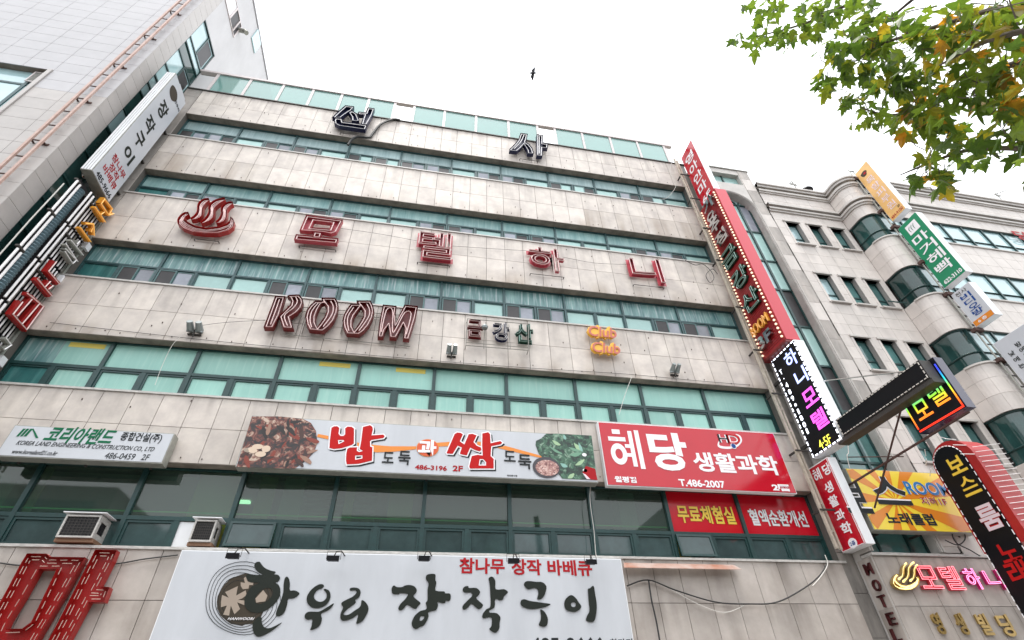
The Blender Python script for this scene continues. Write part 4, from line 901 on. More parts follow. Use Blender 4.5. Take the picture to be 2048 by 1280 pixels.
channel(LP, [crop([(690, 712), (925, 732), (880, 895), (640, 868)], *CM)], M['chpink'], M['tube'], o, d=.15, w=.004)
channel(LP, [crop([(185, 790), (1390, 905), (1340, 1045), (135, 940)], *CM)], M['chpink'], M['tube'], o, d=.15, w=.002)
mount(o, LP.uv(598, 490)[0], LP.uv(672, 496)[0], LP.uv(610, 492)[1])
for s_, bl, tr, lab in (('텔', (829, 520), (909, 472), 'second red letter of the motel name, in the middle of the row'), ('하', (1055, 543), (1127, 504), 'third red letter of the motel name, with a round ring'), ('니', (1262, 565), (1318, 523), 'last red letter of the motel name, U shaped with a bar')):
    u, v = LP.uv(*bl); o = letter_thing('red_hangul_letter', lab, 'sign letter', u, v, 'red letters of the motel name')
    channel_text(LP, s_, rect_px(LP, bl, tr), M['chpink'], M['tube'], o, bold=.05, d=.15, inset=.045, tr=.018); mount(o, u+.1, LP.uv(*tr)[0]-.1, v-.06)
CA, CB = (520, 580, 10.667), (680, 590, 11.635)
for k, (nm, loops, C_, ex) in enumerate((
  ('R', [[(345, 210), (560, 215), (440, 600), (300, 880), (100, 880)]], CA, [[(430, 280), (340, 540), (245, 800)]]),
  ('R2', [[(600, 215), (640, 190), (850, 180), (920, 260), (940, 340), (900, 450), (800, 560), (660, 650), (740, 905), (500, 885), (425, 650), (445, 615), (560, 500), (660, 400), (680, 320), (650, 250)]], CA, [[(780, 230), (810, 330), (720, 460), (540, 620), (600, 830)]]),
  ('O', [[(1190, 310), (1340, 315), (1320, 245), (1610, 245), (1660, 320), (1685, 420), (1660, 560), (1590, 720), (1480, 850), (1350, 955), (1060, 925), (1000, 800), (978, 650), (1010, 520), (1080, 410)], [(1370, 350), (1430, 430), (1430, 540), (1380, 660), (1290, 790), (1240, 870), (1200, 760), (1200, 640), (1250, 500), (1320, 380)]], CA, [[(1250, 350), (1120, 520), (1080, 700), (1110, 860)], [(1520, 310), (1570, 430), (1540, 600), (1360, 850)]]),
  ('O2', [[(260, 290), (430, 290), (390, 215), (710, 215), (770, 320), (800, 450), (770, 600), (680, 780), (560, 920), (450, 1000), (160, 985), (85, 830), (65, 680), (100, 540), (180, 400)], [(490, 350), (550, 450), (545, 580), (480, 700), (400, 820), (340, 900), (300, 800), (300, 680), (340, 560), (420, 450)]], CB, [[(320, 370), (200, 560), (180, 720), (210, 900)], [(630, 290), (690, 430), (660, 600), (450, 900)]]),
  ('M', [[(1000, 310), (1315, 340), (1290, 520), (1290, 760), (1440, 420), (1500, 310), (1810, 345), (1760, 600), (1700, 800), (1605, 1110), (1460, 1100), (1500, 850), (1470, 740), (1310, 1075), (1150, 1065), (1130, 760), (1050, 900), (1010, 1055), (875, 1060), (930, 640)]], CB, [[(960, 930), (1080, 430), (1220, 430), (1220, 900), (1290, 880), (1500, 490), (1650, 510), (1540, 980)]]))):
    if nm != 'R2':
        u, v = LP.uv(*crop([loops[0][0]], *C_)[0]); o = letter_thing('room_letter', {'R': 'large dark red R of the word ROOM', 'O': 'first large dark red O of the word ROOM, after the R', 'O2': 'second large dark red O of the word ROOM, before the M', 'M': 'large dark red M of the word ROOM'}[nm], 'sign letter', u, v, 'large red letters of the word ROOM')
    channel(LP, [crop(L, *C_) for L in loops], M['chred'], M['tube'], o, d=.17, w=.003 if nm == 'R2' else 0, inset=.045, tr=.013, extra=[crop(e, *C_) for e in ex])
o = letter_thing('letter_rack', 'thin steel rack of rails behind the ROOM letters', 'rack', 5, 10)
rk = MB()
for a, b in (((575, 612), (820, 632)), ((560, 668), (820, 693)), ((590, 622), (820, 640))):
    p0, p1 = FY(-.36).uv(*a), FY(-.36).uv(*b); rk.tube([(p0[0], -.36, p0[1]), (p1[0], -.36, p1[1])], .014, 4)
for px in (600, 612, 688, 762): u, v = FY(-.36).uv(px, 640); rk.tube([(u, -.36, v+.45), (u, -.36, v-.5)], .012, 4)
part('rail', rk, M['steel2'], o)
CG = (920, 620, 12.8)
for s_, a, b, m_, mt, lab in (('금', (165, 735), (590, 290), 'chred', 'tube', 'small red letter, first of the three in a thin wire frame'), ('강', (820, 815), (1262, 365), 'chnavy', 'tubew', 'small navy letter, middle one of the three in a thin wire frame'), ('산', (1400, 860), (1860, 395), 'chgreen', 'tubeg', 'small dark green letter, last of the three in a thin wire frame')):
    q = rect_px(LP, *crop([a, b], *CG)); o = letter_thing('small_hangul_letter', lab, 'sign letter', q[0][0], q[0][1], 'three small neon letters right of ROOM'); channel_text(LP, s_, q, M[m_], M[mt], o, bold=.05, d=.11, inset=.05, tr=.009)
o = letter_thing('wire_frame', 'thin rectangular wire frame holding three small neon letters', 'frame', 9.5, 9.9)
q = [FY(-.5).uv(*p) for p in crop([(190, 225), (1760, 362), (1750, 1035), (150, 905)], *CG)]; q2 = [FY(-.5).uv(*p) for p in crop([(160, 830), (1750, 965)], *CG)]
fr = MB()
for i in range(4): fr.tube([(q[i][0], -.5, q[i][1]), (q[(i+1) % 4][0], -.5, q[(i+1) % 4][1])], .013, 4)
fr.tube([(q2[0][0], -.5, q2[0][1]), (q2[1][0], -.5, q2[1][1])], .01, 4)
for a in q: fr.tube([(a[0], -.5, a[1]), (a[0], YF, a[1])], .012, 4)
for k in (.3, .68): x = q[0][0]+(q[1][0]-q[0][0])*k; fr.tube([(x, -.42, q[0][1]), (x, -.5, q[3][1])], .009, 4)
part('rod', fr, M['steel2'], o)
CC = (1160, 630, 12.8)
blob = [(180, 400), (210, 320), (300, 280), (400, 290), (430, 250), (490, 275), (530, 390), (600, 370), (640, 400), (700, 310), (770, 290), (775, 380), (880, 390), (930, 450), (900, 550), (820, 600), (740, 560), (640, 610), (620, 570), (530, 550), (430, 590), (400, 540), (300, 545), (220, 480)]
for k in (0, 1):
    L = crop([(x+k*95, y+k*410) for x, y in blob], *CC); pc = FY(-.52); q = [pc.uv(*p) for p in L]
    o = letter_thing('club_sign', ['upper of the two small yellow Club signs', 'lower of the two small yellow Club signs'][k], 'sign', q[0][0], q[0][1], 'two yellow Club signs')
    v, f = fill([q]); part('board', MB().plane_faces(pc, v, f, 0).plane_faces(pc, v, f, -.08).walls(pc, v, loop_edges([q]), -.08, 0), M['club'], o)
    text(pc, 'Club', rect_px(pc, *crop([(235+k*95, 540+k*410), (900+k*95, 345+k*410)], *CC)), M['clubp'], o, bold=.02, shear=.15, d=.02)
    part('stand_off', MB().tube([(q[0][0]+.5, -.44, q[0][1]), (q[0][0]+.5, YF, q[0][1])], .02, 5), M['steel'], o)
CN, CO = (650, 200, 12.05), (1000, 260, 16)
o = letter_thing('navy_hangul_letter', 'left navy letter with white tubes standing over the parapet, beside the draped black cable', 'sign letter', 6, 20.3, 'navy letters on the parapet')
for k, L in enumerate(([(495, 225), (710, 250), (640, 340), (560, 385), (380, 520), (180, 515), (330, 370)], [(570, 392), (650, 345), (770, 420), (830, 560), (830, 600), (650, 600), (640, 490)], [(1030, 280), (1200, 300), (1130, 480), (1010, 690), (870, 680), (940, 450), (800, 440), (810, 380), (985, 398)], [(250, 530), (420, 545), (440, 620), (600, 640), (1020, 700), (980, 810), (350, 720), (240, 660), (225, 590)])): channel(LP, [crop(L, *CN)], M['chnavy'], M['tubew'], o, d=.18, w=.003*k, inset=.05, tr=.018, extra=[])
mount(o, LP.uv(680, 265)[0], LP.uv(725, 270)[0], LP.uv(690, 266)[1])
o = letter_thing('navy_hangul_letter', 'right navy letter with white tubes standing over the parapet, further along', 'sign letter', 11.5, 20.3, 'navy letters on the parapet')
for k, L in enumerate(([(630, 210), (865, 240), (830, 400), (800, 500), (900, 560), (1000, 680), (1050, 820), (1050, 870), (860, 860), (840, 740), (740, 560), (650, 680), (520, 790), (280, 770), (280, 730), (450, 560), (560, 420)], [(1140, 250), (1350, 280), (1350, 530), (1515, 550), (1500, 690), (1340, 680), (1330, 950), (1145, 930)])): channel(LP, [crop(L, *CO)], M['chnavy'], M['tubew'], o, d=.18, w=.003*k, inset=.05, tr=.018, extra=[crop([[(740, 270), (640, 480), (430, 700)], [(1230, 310), (1230, 850)]][k], *CO)])
mount(o, LP.uv(1040, 316)[0], LP.uv(1076, 322)[0], LP.uv(1050, 318)[1])
# giant red letter at the bottom left
CD = (0, 1000, 4.5725); LB = FY(-.36)
o = letter_thing('giant_red_letter', 'giant open red letter with dashed tubes at the bottom left corner', 'sign letter', 1.0, 3)
channel(LB, [crop([(290, 510), (465, 512), (492, 540), (812, 545), (640, 850), (420, 1220), (330, 1380), (-90, 1380), (-60, 1150), (120, 820), (235, 600)], *CD), crop([(400, 650), (560, 650), (330, 1130), (250, 1190), (90, 1195), (130, 1110), (260, 900)], *CD)], M['chred2'], M['tubed'], o, d=.16, dash=True, inset=.05, tr=.006)
channel(LB, [crop([(905, 475), (1100, 480), (1060, 580), (940, 810), (1035, 815), (985, 950), (850, 950), (620, 1380), (440, 1380), (600, 1080), (740, 800)], *CD)], M['chred2'], M['tubed'], o, d=.16, w=.003, dash=True, inset=.05, tr=.006)

# ================================================================ projecting signs at the left end
CW = (0, 240, 6.737); Q = lambda C_, *p: crop(p, *C_)
t = thing('vertical_white_sign', 'tall white lightbox sign with brush lettering, hung at the left end of the facade', 'sign', (-2.0, -1.1, 14.1))
part('case', MB().box(-2.2, -1.912, -1.72, -.60, 14.12, 20.05), M['alu'], t); part('face', MB().box(-1.911, -1.90, -1.70, -.62, 14.14, 20.03), M['board'], t)
ec = MB()
for k in range(4): ec.box(-2.19+.07*k, -2.14+.07*k, -1.735, -1.721, 14.14, 20.03)
part('edge_profile', ec, M['white'], t)
for zz in (14.9, 16.6, 18.4): cube_piece('bracket', M['steel'], t, -2.1, -2.02, -.60, YF, zz-.05, zz)
pl = FXp(-1.90)
text(pl, '485-9666', rect_px(pl, *Q(CW, (1285, 725), (1505, 1015))), M['blackp'], t, bold=.02)
for s_, c_, w_, h_ in (('참나무', (1603, 625), .80, .26), ('장작', (1537, 700), .55, .26), ('바베큐', (1477, 775), .80, .26)):
    text(pl, s_, rect_c(pl, Q(CW, c_)[0], w_, h_), M['redp'], t, bold=.02)
C0 = (0, 0, 3.2)
for ch, c_, w_, h_ in (('장', (1043, 702), .50, .70), ('작', (957, 798), .50, .66), ('구', (893, 893), .46, .56), ('이', (822, 992), .50, .52)):
    text(pl, ch, rect_c(pl, crop([c_], *C0)[0], w_, h_), M['ink'], t, bold=.03, name='brush_letter')
u, v = pl.uv(*crop([(1110, 600)], *C0)[0]); flat(pl, [ell(u, v, .27, .26, 24, .03)], M['brown'], t, uv=True, w=.003, name='log_print')
text(pl, '한우리', rect_c(pl, crop([(1133, 675)], *C0)[0], .42, .14), M['blackp'], t)
t2 = thing('small_white_sign', 'small white sign edge peeping out behind the tall white sign near the roof', 'sign', (-2.2, -.45, 20)); part('case', MB().box(-2.42, -2.25, -.95, -.35, 19.75, 20.75), M['board'], t2); pl2 = FXp(-2.245); flat(pl2, [ell(-.5, 20.2, .12, .2, 16)], M['brown'], t2, uv=True)

# tube sign: frame of unlit tubes, duct and channel letters
t = thing('neon_tube_sign', 'long upright sign of unlit white neon tubes, a corrugated duct and coloured letters, far left', 'sign', (-2, -1, 8))
XF = -1.92
part('case', MB().box(-2.10, XF-.10, -1.66, -.30, 6.5, 13.75), M['black'], t)
pl = FXp(XF)
def frame_row(y, z0, z1, x, r, m, nm, seg=1.35):
    z = z1
    while z > z0:
        part(nm, MB().tube([(x, y, z-.03), (x, y, max(z0, z-seg+.06))], r, 6), m, t); z -= seg
for y in (-1.80, -1.66): frame_row(y, 6.6, 13.55, XF-.03, .030, M['tubew'], 'neon_tube')
for y in (-1.27, -1.13): frame_row(y, 6.6, 13.75, XF, .028, M['tubew'], 'neon_tube')
for i, y in enumerate((-1.02, -.91, -.80, -.69, -.58, -.47, -.38)): frame_row(y, 6.6, 13.7, XF-.06, .02, M['tubew'] if i % 3 else M['steel2'], 'neon_tube', 1.15)
dz = MB(); n = 74; pts = []; rr = []
for k in range(n*2): pts.append((XF-.12, -1.46, 6.6+k*(6.95/(n*2)))); rr.append(.135 if k % 2 else .105)
dz.tube(pts, .12, 12, rr); part('corrugated_duct', dz, M['duct'], t)
part('side_channel', MB().box(XF-.2, XF-.02, -.34, -.27, 6.5, 13.6), M['alu'], t)
for zz in (7.2, 8.55, 9.85, 11.15, 12.45): part('junction_box', MB().box(XF-.12, XF+.06, -.36, -.18, zz, zz+.22), M['white'], t)
for zz in (8.2, 9.55, 10.9, 12.25, 13.55): part('clamp_row', MB().box(XF-.1, XF-.02, -1.85, -1.6, zz-.03, zz+.02).box(XF-.1, XF+.0, -1.3, -.4, zz-.03, zz+.02), M['steel'], t)
CT = (0, 360, 7.1125); CU_ = (0, 500, 5.82); pl = FXp(XF+.02)
def tl(g, W, m, mt, C_):
    for i, (P_, w) in enumerate(zip(g, W)):
        q = [pl.uv(*p) for p in stroke_loop(crop(P_, *C_), [w/C_[2]]*len(P_), 1)]
        v_, f_ = fill([q]); a = part('sign_letter', MB().plane_faces(pl, v_, f_, .10+i*.002).walls(pl, v_, loop_edges([q]), 0, .10+i*.002), m, t)
        c = [tuple(pl.uv(*p)) for p in crop(P_, *C_)]; part('neon_tube', MB().edge_rods(pl, c, [(k, k+1) for k in range(len(c)-1)], .13, .016), mt, a)
tl([[(1290, 380), (1430, 590)], [(1370, 480), (1410, 450)], [(1370, 330), (1420, 260), (1530, 400), (1480, 490), (1370, 330)], [(1480, 490), (1550, 470)]], [40, 30, 40, 40], M['orangel'], M['tubeo'], CT)
tl([[(1075, 670), (1220, 870)], [(1150, 610), (1260, 620), (1270, 780)], [(1240, 680), (1225, 730)]], [38, 45, 38], M['orangel'], M['tubeo'], CT)
tl([[(870, 910), (1030, 1150)], [(940, 850), (1110, 1060)], [(850, 1010), (960, 1180), (1010, 1130), (860, 970)], [(1020, 900), (1060, 860)]], [34, 34, 34, 30], M['alu'], M['tubew'], CT)
tl([[(590, 130), (500, 240), (630, 390)]], [50], M['chred2'], M['tube'], CU_)
tl([[(370, 330), (540, 530)], [(460, 420), (520, 360)], [(500, 450), (550, 410)]], [52, 44, 40], M['chred2'], M['tube'], CU_)
tl([[(190, 600), (80, 740), (240, 920), (440, 650), (300, 540)], [(130, 760), (300, 570)], [(190, 850), (390, 620)], [(250, 500), (330, 560)]], [60, 46, 46, 40], M['chred2'], M['tube'], CU_)
tl([[(0, 1020), (60, 1100), (-20, 1150)]], [44], M['alu'], M['tubew'], CU_)

# ================================================================ projecting signs at the right end
def vsign(nm, lab, x, y0, y1, z0, z1, th, face, case, rim=.0, cat='sign', grp=None):
    t = thing(nm, lab, cat, (x, (y0+y1)/2, z0), grp)
    part('case', MB().box(x+.012, x+th, y0, y1, z0, z1), case, t)
    part('face', MB().box(x, x+.011, y0+.015+rim, y1-.015-rim, z0+.015+rim, z1-.015-rim), face, t)
    return t, FXm(x)
def row(pl, chars, u, v0, v1, w, h, m, t, bold=.02, d=.005, w0=.002, fn=None):
    n = len(chars)
    for i, ch in enumerate(chars):
        if ch == ' ': continue
        v = v1+(v0-v1)*(i/(max(n-1, 1))); text(pl, ch, ((u-w/2, v-h/2), (u+w/2, v+h/2)), m, t, bold=bold, d=d, w=w0)
t, pl = vsign('massage_sign', 'tall red projecting sign with white letters, the highest, reaching above the roof', 18.3, -1.53, -.56, 15.8, 21.74, .28, M['red'], M['white'])
row(pl, '영아안마', 1.04, 18.95, 21.05, .62, .55, M['whitep'], t, bold=.02); text(pl, '6F', ((.72, 18.15), (1.34, 18.48)), M['whitep'], t, bold=.03)
bx = 18.18
t, pl = vsign('bulb_border_sign', 'tall deep red sign edged with rows of bulbs, with chrome, green and yellow letters', bx, -1.68, -.50, 10.5, 17.95, .48, mat('deep_red_ribbed_face', (.27, .008, .012), .4), M['redpink'] if 'redpink' in M else mat('pink_red_sheet', (.52, .035, .055), .3))
_b = None
bmesh_ = MB().tube([(0, 0, -.0), (-.02, 0, 0), (-.05, 0, 0), (-.068, 0, 0)], .03, 6, [.02, .036, .034, .012]).mesh('bulb', M['bulb'])
for k in range(46):
    for y in (-1.60, -.58): part('bulb', bmesh_, None, t, world=(bx, y, 10.65+k*.158))
rb_ = MB()
for k in range(92): rb_.box(bx-.006, bx, -1.54, -.64, 10.62+k*.079, 10.64+k*.079)
part('face_rib', rb_, mat('dark_red_rib', (.17, .006, .008), .4), t, kind='stuff')
CR1 = (1330, 260, 3.5568)
for ch, c_, m_, mt, sz in (('가', (330, 530), 'chrome', None, .74), ('요', (352, 625), 'chrome', None, .60), ('주', (380, 685), 'chrome', None, .60), ('점', (420, 770), 'chrome', None, .70), ('금', (470, 905), 'chgreen', 'tubeg', .95), ('강', (545, 1050), 'chgreen', 'tubeg', .92), ('산', (620, 1210), 'chgreen', 'tubeg', .92)):
    a, b = rect_c(pl, crop([c_], *CR1)[0], sz, sz*.85)
    if mt: channel_text(pl, ch, (a, b), M[m_], M[mt], t, bold=.04, d=.12, inset=.04, tr=.012, name='sign_letter')
    else: solid_text(pl, ch, (a, b), M[m_], t, bold=.03, d=.10, w=.05, name='sign_letter')
CR2 = (1430, 560, 3.368)
channel_text(pl, 'ROOM', rect_c(pl, crop([(308, 305)], *CR2)[0], .92, .36), M['orangel'], M['tubeo'], t, bold=.02, d=.10, inset=.03, tr=.008, name='sign_letter')
solid_text(pl, '3F', rect_c(pl, crop([(358, 400)], *CR2)[0], .70, .42), M['chrome'], t, bold=.04, d=.12, w=.02, name='sign_letter')
part('lower_shelf', MB().box(bx-.02, bx+.46, -1.66, -.52, 10.42, 10.50), M['chred'], t)

lx = 18.3
t, pl = vsign('led_motel_sign', 'black lit sign with white dashed border, pale blue and magenta letters', lx, -1.79, -.64, 7.2, 10.4, .34, M['black'], M['white'])
def dashes(pl, u0, u1, v0, v1, m, t, l=.10, g=.075, s=.028, nm='light_dash', sides='lrtb'):
    me = {}
    def seg(a, b, hor):
        mb = MB(); mb.pbox(pl, a[0], b[0], a[1], b[1], .001, .012); part(nm, mb, m, t)
    k = v0
    while k < v1:
        if 'l' in sides: seg((u0, k), (u0+s, min(k+l, v1)), 0)
        if 'r' in sides: seg((u1-s, k), (u1, min(k+l, v1)), 0)
        k += l+g
    k = u0+s+g
    while k < u1-s-g:
        if 'b' in sides: seg((k, v0), (min(k+l, u1-s-.02), v0+s), 1)
        if 't' in sides: seg((k, v1-s), (min(k+l, u1-s-.02), v1), 1)
        k += l+g
dashes(pl, .66, 1.78, 7.22, 10.38, M['led_white'], t)
for ch, c_, m_, w_, h_ in (('하', (512, 528), 'led_blue', .50, .52), ('니', (580, 648), 'led_blue', .46, .50), ('모', (640, 787), 'led_mag', .54, .46), ('텔', (705, 935), 'led_mag', .52, .50)):
    text(pl, ch, rect_c(pl, crop([c_], *CR2)[0], w_, h_), M[m_], t, bold=.02, d=.006)
for i, ch in enumerate('T.489~1801'):
    px = 445+(622-445)*i/9; py = 620+(1018-620)*i/9
    sw_, sh_ = {'.': (.03, .03), '~': (.07, .10), '1': (.06, .15)}.get(ch, (.10, .15)); text(pl, ch, rect_c(pl, crop([(px, py)], *CR2)[0], sw_, sh_), M['led_white'], t, bold=.0)
text(pl, '4·5F', rect_c(pl, crop([(740, 1090)], *CR2)[0], .46, .24), M['led_yel'], t, bold=.01)
part('bracket', MB().box(lx+.05, lx+.12, -.64, YF, 9.7, 9.78).box(lx+.05, lx+.12, -.64, YF, 7.6, 7.68), M['steel'], t)

t, pl = vsign('small_red_sign', 'short red projecting sign with a white side and white letters, beside the second floor windows', 18.27, -1.12, -.31, 4.88, 7.03, .26, M['red'], M['white'])
CR3 = (1600, 860, 3.047)
hye(pl, rect_c(pl, crop([(105, 272)], *CR3)[0], .28, .30), M['whitep'], t)
for ch, c_, w_, h_ in (('당', (163, 238), .28, .28), ('생', (176, 350), .30, .26), ('활', (206, 432), .32, .27), ('과', (245, 520), .32, .27), ('학', (284, 600), .34, .28)):
    text(pl, ch, rect_c(pl, crop([c_], *CR3)[0], w_, h_), M['whitep'], t, bold=.03)
u, v = pl.uv(*crop([(322, 690)], *CR3)[0]); flat(pl, [ell(u, v, .14, .115, 20)], M['whitep'], t, uv=True); text(pl, '2층', ((u-.09, v-.05), (u+.09, v+.05)), M['bluep'], t, w=.007)
dashes(pl, .33, 1.10, 4.895, 7.01, M['whitep'], t, l=2.2, g=.01, s=.012, nm='edge_line')

t, pl = vsign('black_led_beam', 'long black horizontal sign board edged with pale diodes, jutting out over the street', 18.3, -4.58, -1.86, 7.25, 7.71, .30, M['black'], M['steel'])
dashes(pl, 1.88, 4.56, 7.27, 7.69, M['dash'], t, l=.07, g=.04, s=.018)
part('stay', MB().tube([(18.45, -4.2, 7.7), (18.5, -1.9, 8.9)], .018, 5).tube([(18.6, -3.4, 7.7), (19.3, -.85, 8.3)], .016, 5), M['chrome'], t)
part('under_tray', MB().box(18.32, 18.62, -4.6, -1.6, 7.14, 7.24), M['steel'], t)
t, pl = vsign('rainbow_motel_sign', 'black sign with rainbow coloured lit letters hanging under the beam end', 18.62, -4.67, -3.47, 6.52, 7.76, .24, M['black'], mat('violet_black_sheet', (.03, .025, .06), .15, spec=.8))
rbm = rainbow('rainbow_diodes', 6.6, 7.45, .5)
text(pl, '모', ((3.64, 6.74), (4.02, 7.14)), rbm, t, bold=.012, d=.008); text(pl, '텔', ((4.10, 6.80), (4.50, 7.30)), rbm, t, bold=.012, d=.008)
part('lit_edge', MB().pbox(pl, 3.5, 4.64, 6.54, 6.575, .001, .01).pbox(pl, 4.61, 4.64, 6.58, 7.6, .001, .01).pbox(pl, 3.49, 3.52, 6.61, 7.2, .001, .01), rbm, t)
part('strut', MB().tube([(18.6, -3.55, 7.3), (18.9, -1.2, 5.7)], .022, 5).tube([(18.7, -4.6, 6.45), (18.7, -.85, 6.35)], .028, 5).tube([(18.9, -2.6, 6.4), (19.2, -.85, 7.2)], .014, 5), M['rust'], t)

# yellow karaoke sign across the tower
t, pl = box_sign('yellow_karaoke_sign', 'yellow sign with orange rays and the word ROOM, on the narrow tower', 'sign', 18.7, 21.68, 5.2, 6.76, -1.1, .25, M['yellowf'])
cu, cv = 19.75, 5.95
W2, H2 = (18.72, 21.66), (5.22, 6.74)
def hit(a):
    dx, dy = math.cos(a), math.sin(a); tt = []
    if dx: tt += [((W2[0] if dx < 0 else W2[1])-cu)/dx]
    if dy: tt += [((H2[0] if dy < 0 else H2[1])-cv)/dy]
    k = min(tt); return (cu+dx*k, cv+dy*k)
for k in range(11):
    a = k*2*math.pi/11+.1; flat(pl, [[(cu, cv), hit(a), hit(a+.13), hit(a+.27)]], M['orangef'], t, uv=True, w=.001+k*.0001, d=.0005, name='orange_ray')
for s_, a, b in (('보', (300, 505), (362, 318)), ('스', (480, 452), (600, 290))):
    q = rect_px(pl, *crop([a, b], *CR3)); text(pl, s_, q, M['whitep'], t, bold=.05, w=.002); text(pl, s_, q, M['blackp'], t, bold=.025, w=.009)
q = rect_px(pl, *crop([(662, 392), (885, 325)], *CR3)); text(pl, 'ROOM', q, M['whitep'], t, bold=.05, w=.002); text(pl, 'ROOM', q, M['blue2'], t, bold=.02, w=.009)
q = rect_px(pl, *crop([(748, 456), (876, 414)], *CR3)); text(pl, '지하1F', q, M['whitep'], t, bold=.05, w=.002); text(pl, '지하1F', q, M['redp'], t, bold=.01, w=.009)
text(pl, '노래클럽', rect_px(pl, *crop([(545, 574), (800, 512)], *CR3)), M['blackp'], t, bold=.035)

# oval karaoke sign
t = thing('oval_karaoke_sign', 'red round-topped upright sign with a black face and spiky tubes, at the lower right', 'sign', (21, -2, 2))
def pill(y0, y1, ztop, zb, n=14):
    r = (y1-y0)/2; c = (y0+y1)/2
    return [(-y1, zb), (-y0, zb)]+[(-(c-r*math.cos(a*math.pi/n)), ztop-r*1.0+r*math.sin(a*math.pi/n)) for a in range(n+1)]
ox = 21.0; pl = FXm(ox)
P1 = [(a, b) for a, b in pill(-2.62, -1.49, 7.14, 4.6)]; P1 = [P1[0]]+[P1[1]]+P1[2:]
v, f = fill([P1]); part('red_case', MB().plane_faces(pl, v, f, 0).plane_faces(pl, v, f, -.62).walls(pl, v, loop_edges([P1]), -.62, 0), mat('red_case_sheet', (.42, .015, .015), .35, noise=.2, nscale=3), t)
P2 = pill(-2.40, -1.56, 7.04, 1.0); v, f = fill([P2]); part('black_face', MB().plane_faces(pl, v, f, .03).walls(pl, v, loop_edges([P2]), 0, .03), M['black'], t)
L = P2[1:]; c = []
for i in range(len(L)-1):
    A, B = Vector(L[i]), Vector(L[i+1]); n = max(1, int((B-A).length/.17))
    for j in range(n): c.append((A.lerp(B, (j+.15)/n), A.lerp(B, (j+.7)/n)))
A, B = Vector(L[-1]), Vector(P2[0]); n = 33
for j in range(n): c.append((A.lerp(B, (j+.15)/n), A.lerp(B, (j+.7)/n)))
for a, b in c[1:]: part('light_dash', MB().edge_rods(pl, [tuple(a), tuple(b)], [(0, 1)], .035, .012), M['whitep'], t)
C55 = (1850, 860, 5.333); C56 = (1850, 1060, 5.818); po = pl.off(.03)
for ch, c_, C_, w_, h_, m_ in (('보', (345, 375), C55, .44, .40, 'yellow'), ('스', (465, 560), C55, .40, .30, 'yellow'), ('ㅣ', (533, 672), C55, .06, .001, 'yellow'), ('룸', (697, 925), C55, .50, .55, 'pinkp'), ('노', (985, 255), C56, .44, .38, 'redd'), ('래', (1100, 490), C56, .46, .5, 'redd')):
    if ch == 'ㅣ':
        u, v = pl.uv(*crop([c_], *C_)[0]); part('lettering', MB().pbox(po, u-.22, u+.22, v-.03, v+.03, .0, .01), M[m_], t); continue
    q = rect_c(pl, crop([c_], *C_)[0], w_, h_)
    if ch == '룸': text(po, ch, q, M['redd'], t, bold=.05, w=.0)
    text(po, ch, q, M[m_], t, bold=.025, w=.006)
sp = []
for k in range(40): zz = 6.75-.125*k; part('glass_spike', MB().tube([(ox+.05, -2.64, zz), (ox+.75, -2.78, zz+.06)], .007, 4), M['tubew'], t)
for k in range(9):
    a = math.pi*(k/8); r = .67; y = -1.95+r*math.cos(a)*-1; zz = 6.55+r*math.sin(a); part('glass_spike', MB().tube([(ox+.0, y, zz+.02), (ox-.12, y*1.0+.22*math.cos(a), zz+.12)], .008, 4), M['tubew'], t)

# wall letters on the tower
PT = FY(-.86)
o = thing('gold_hot_spring_emblem', 'small gold hot spring emblem on the tower beside the lit pink letters', 'sign', (19, -.9, 4.1))
spring(o, PT, lambda P: [(1660+(695+(x-200)*.232)/5.82, 1060+(395+(y-150)*.39+(x-200)*-.02)/5.82) for x, y in P], M['gold'], M['gold_tube'], .026, .10)
for s_, bl, tr, m_, mt, lab in (('모', (742, 974), (795, 830), 'chpink', 'led_pink', 'first lit coral letter on the tower, next to the gold emblem'), ('텔', (888, 980), (923, 832), 'chpink', 'led_pink', 'second lit coral letter on the tower'), ('하', (1030, 976), (1046, 846), 'chmag', 'led_pink2', 'first lit magenta letter on the tower, with a ring'), ('니', (1150, 976), (1188, 852), 'chmag', 'led_pink2', 'last lit magenta letter on the tower, beside the oval sign')):
    if m_ not in M: M[m_] = mat('magenta_channel_letter', (.42, .02, .14), .35)
    q = rect_px(PT, *crop([bl, tr], *CR3)); o = thing('lit_hangul_letter', lab, 'sign letter', (q[0][0], -.9, q[0][1]), 'lit letters on the tower'); channel_text(PT, s_, q, M[m_], M[mt], o, bold=.03, d=.09, inset=.04, tr=.007)
for s_, bl, tr, lab in (('영', (848, 1247), (832, 1112), 'first gold letter under the lit pink letters'), ('생', (990, 1250), (972, 1114), 'second gold letter under the lit pink letters'), ('빌', (1124, 1252), (1116, 1118), 'third gold letter under the lit pink letters'), ('딩', (1252, 1260), (1250, 1122), 'fourth gold letter, the one nearest the oval sign')):
    q = rect_px(PT, *crop([bl, tr], *CR3)); o = thing('gold_hangul_letter', lab, 'sign letter', (q[0][0], -.9, q[0][1]), 'gold letters on the tower'); solid_text(PT, s_, q, M['gold'], o, bold=.03, d=.06, w=-.04)
PM = FXm(18.55)
o = thing('motel_letters', 'worn dark red letters spelling MOTEL down the side of the tower base', 'sign', (18.5, -.55, 3))
CMt = (1660, 1060, 5.82)
for ch, c_ in (('M', (455, 455)), ('O', (550, 645)), ('T', (622, 830)), ('E', (722, 1035)), ('L', (775, 1220))): channel_text(PM, ch, rect_c(PM, crop([c_], *CMt)[0], .22, .25), M['motel'], None, o, bold=.02, d=.05, name='letter')

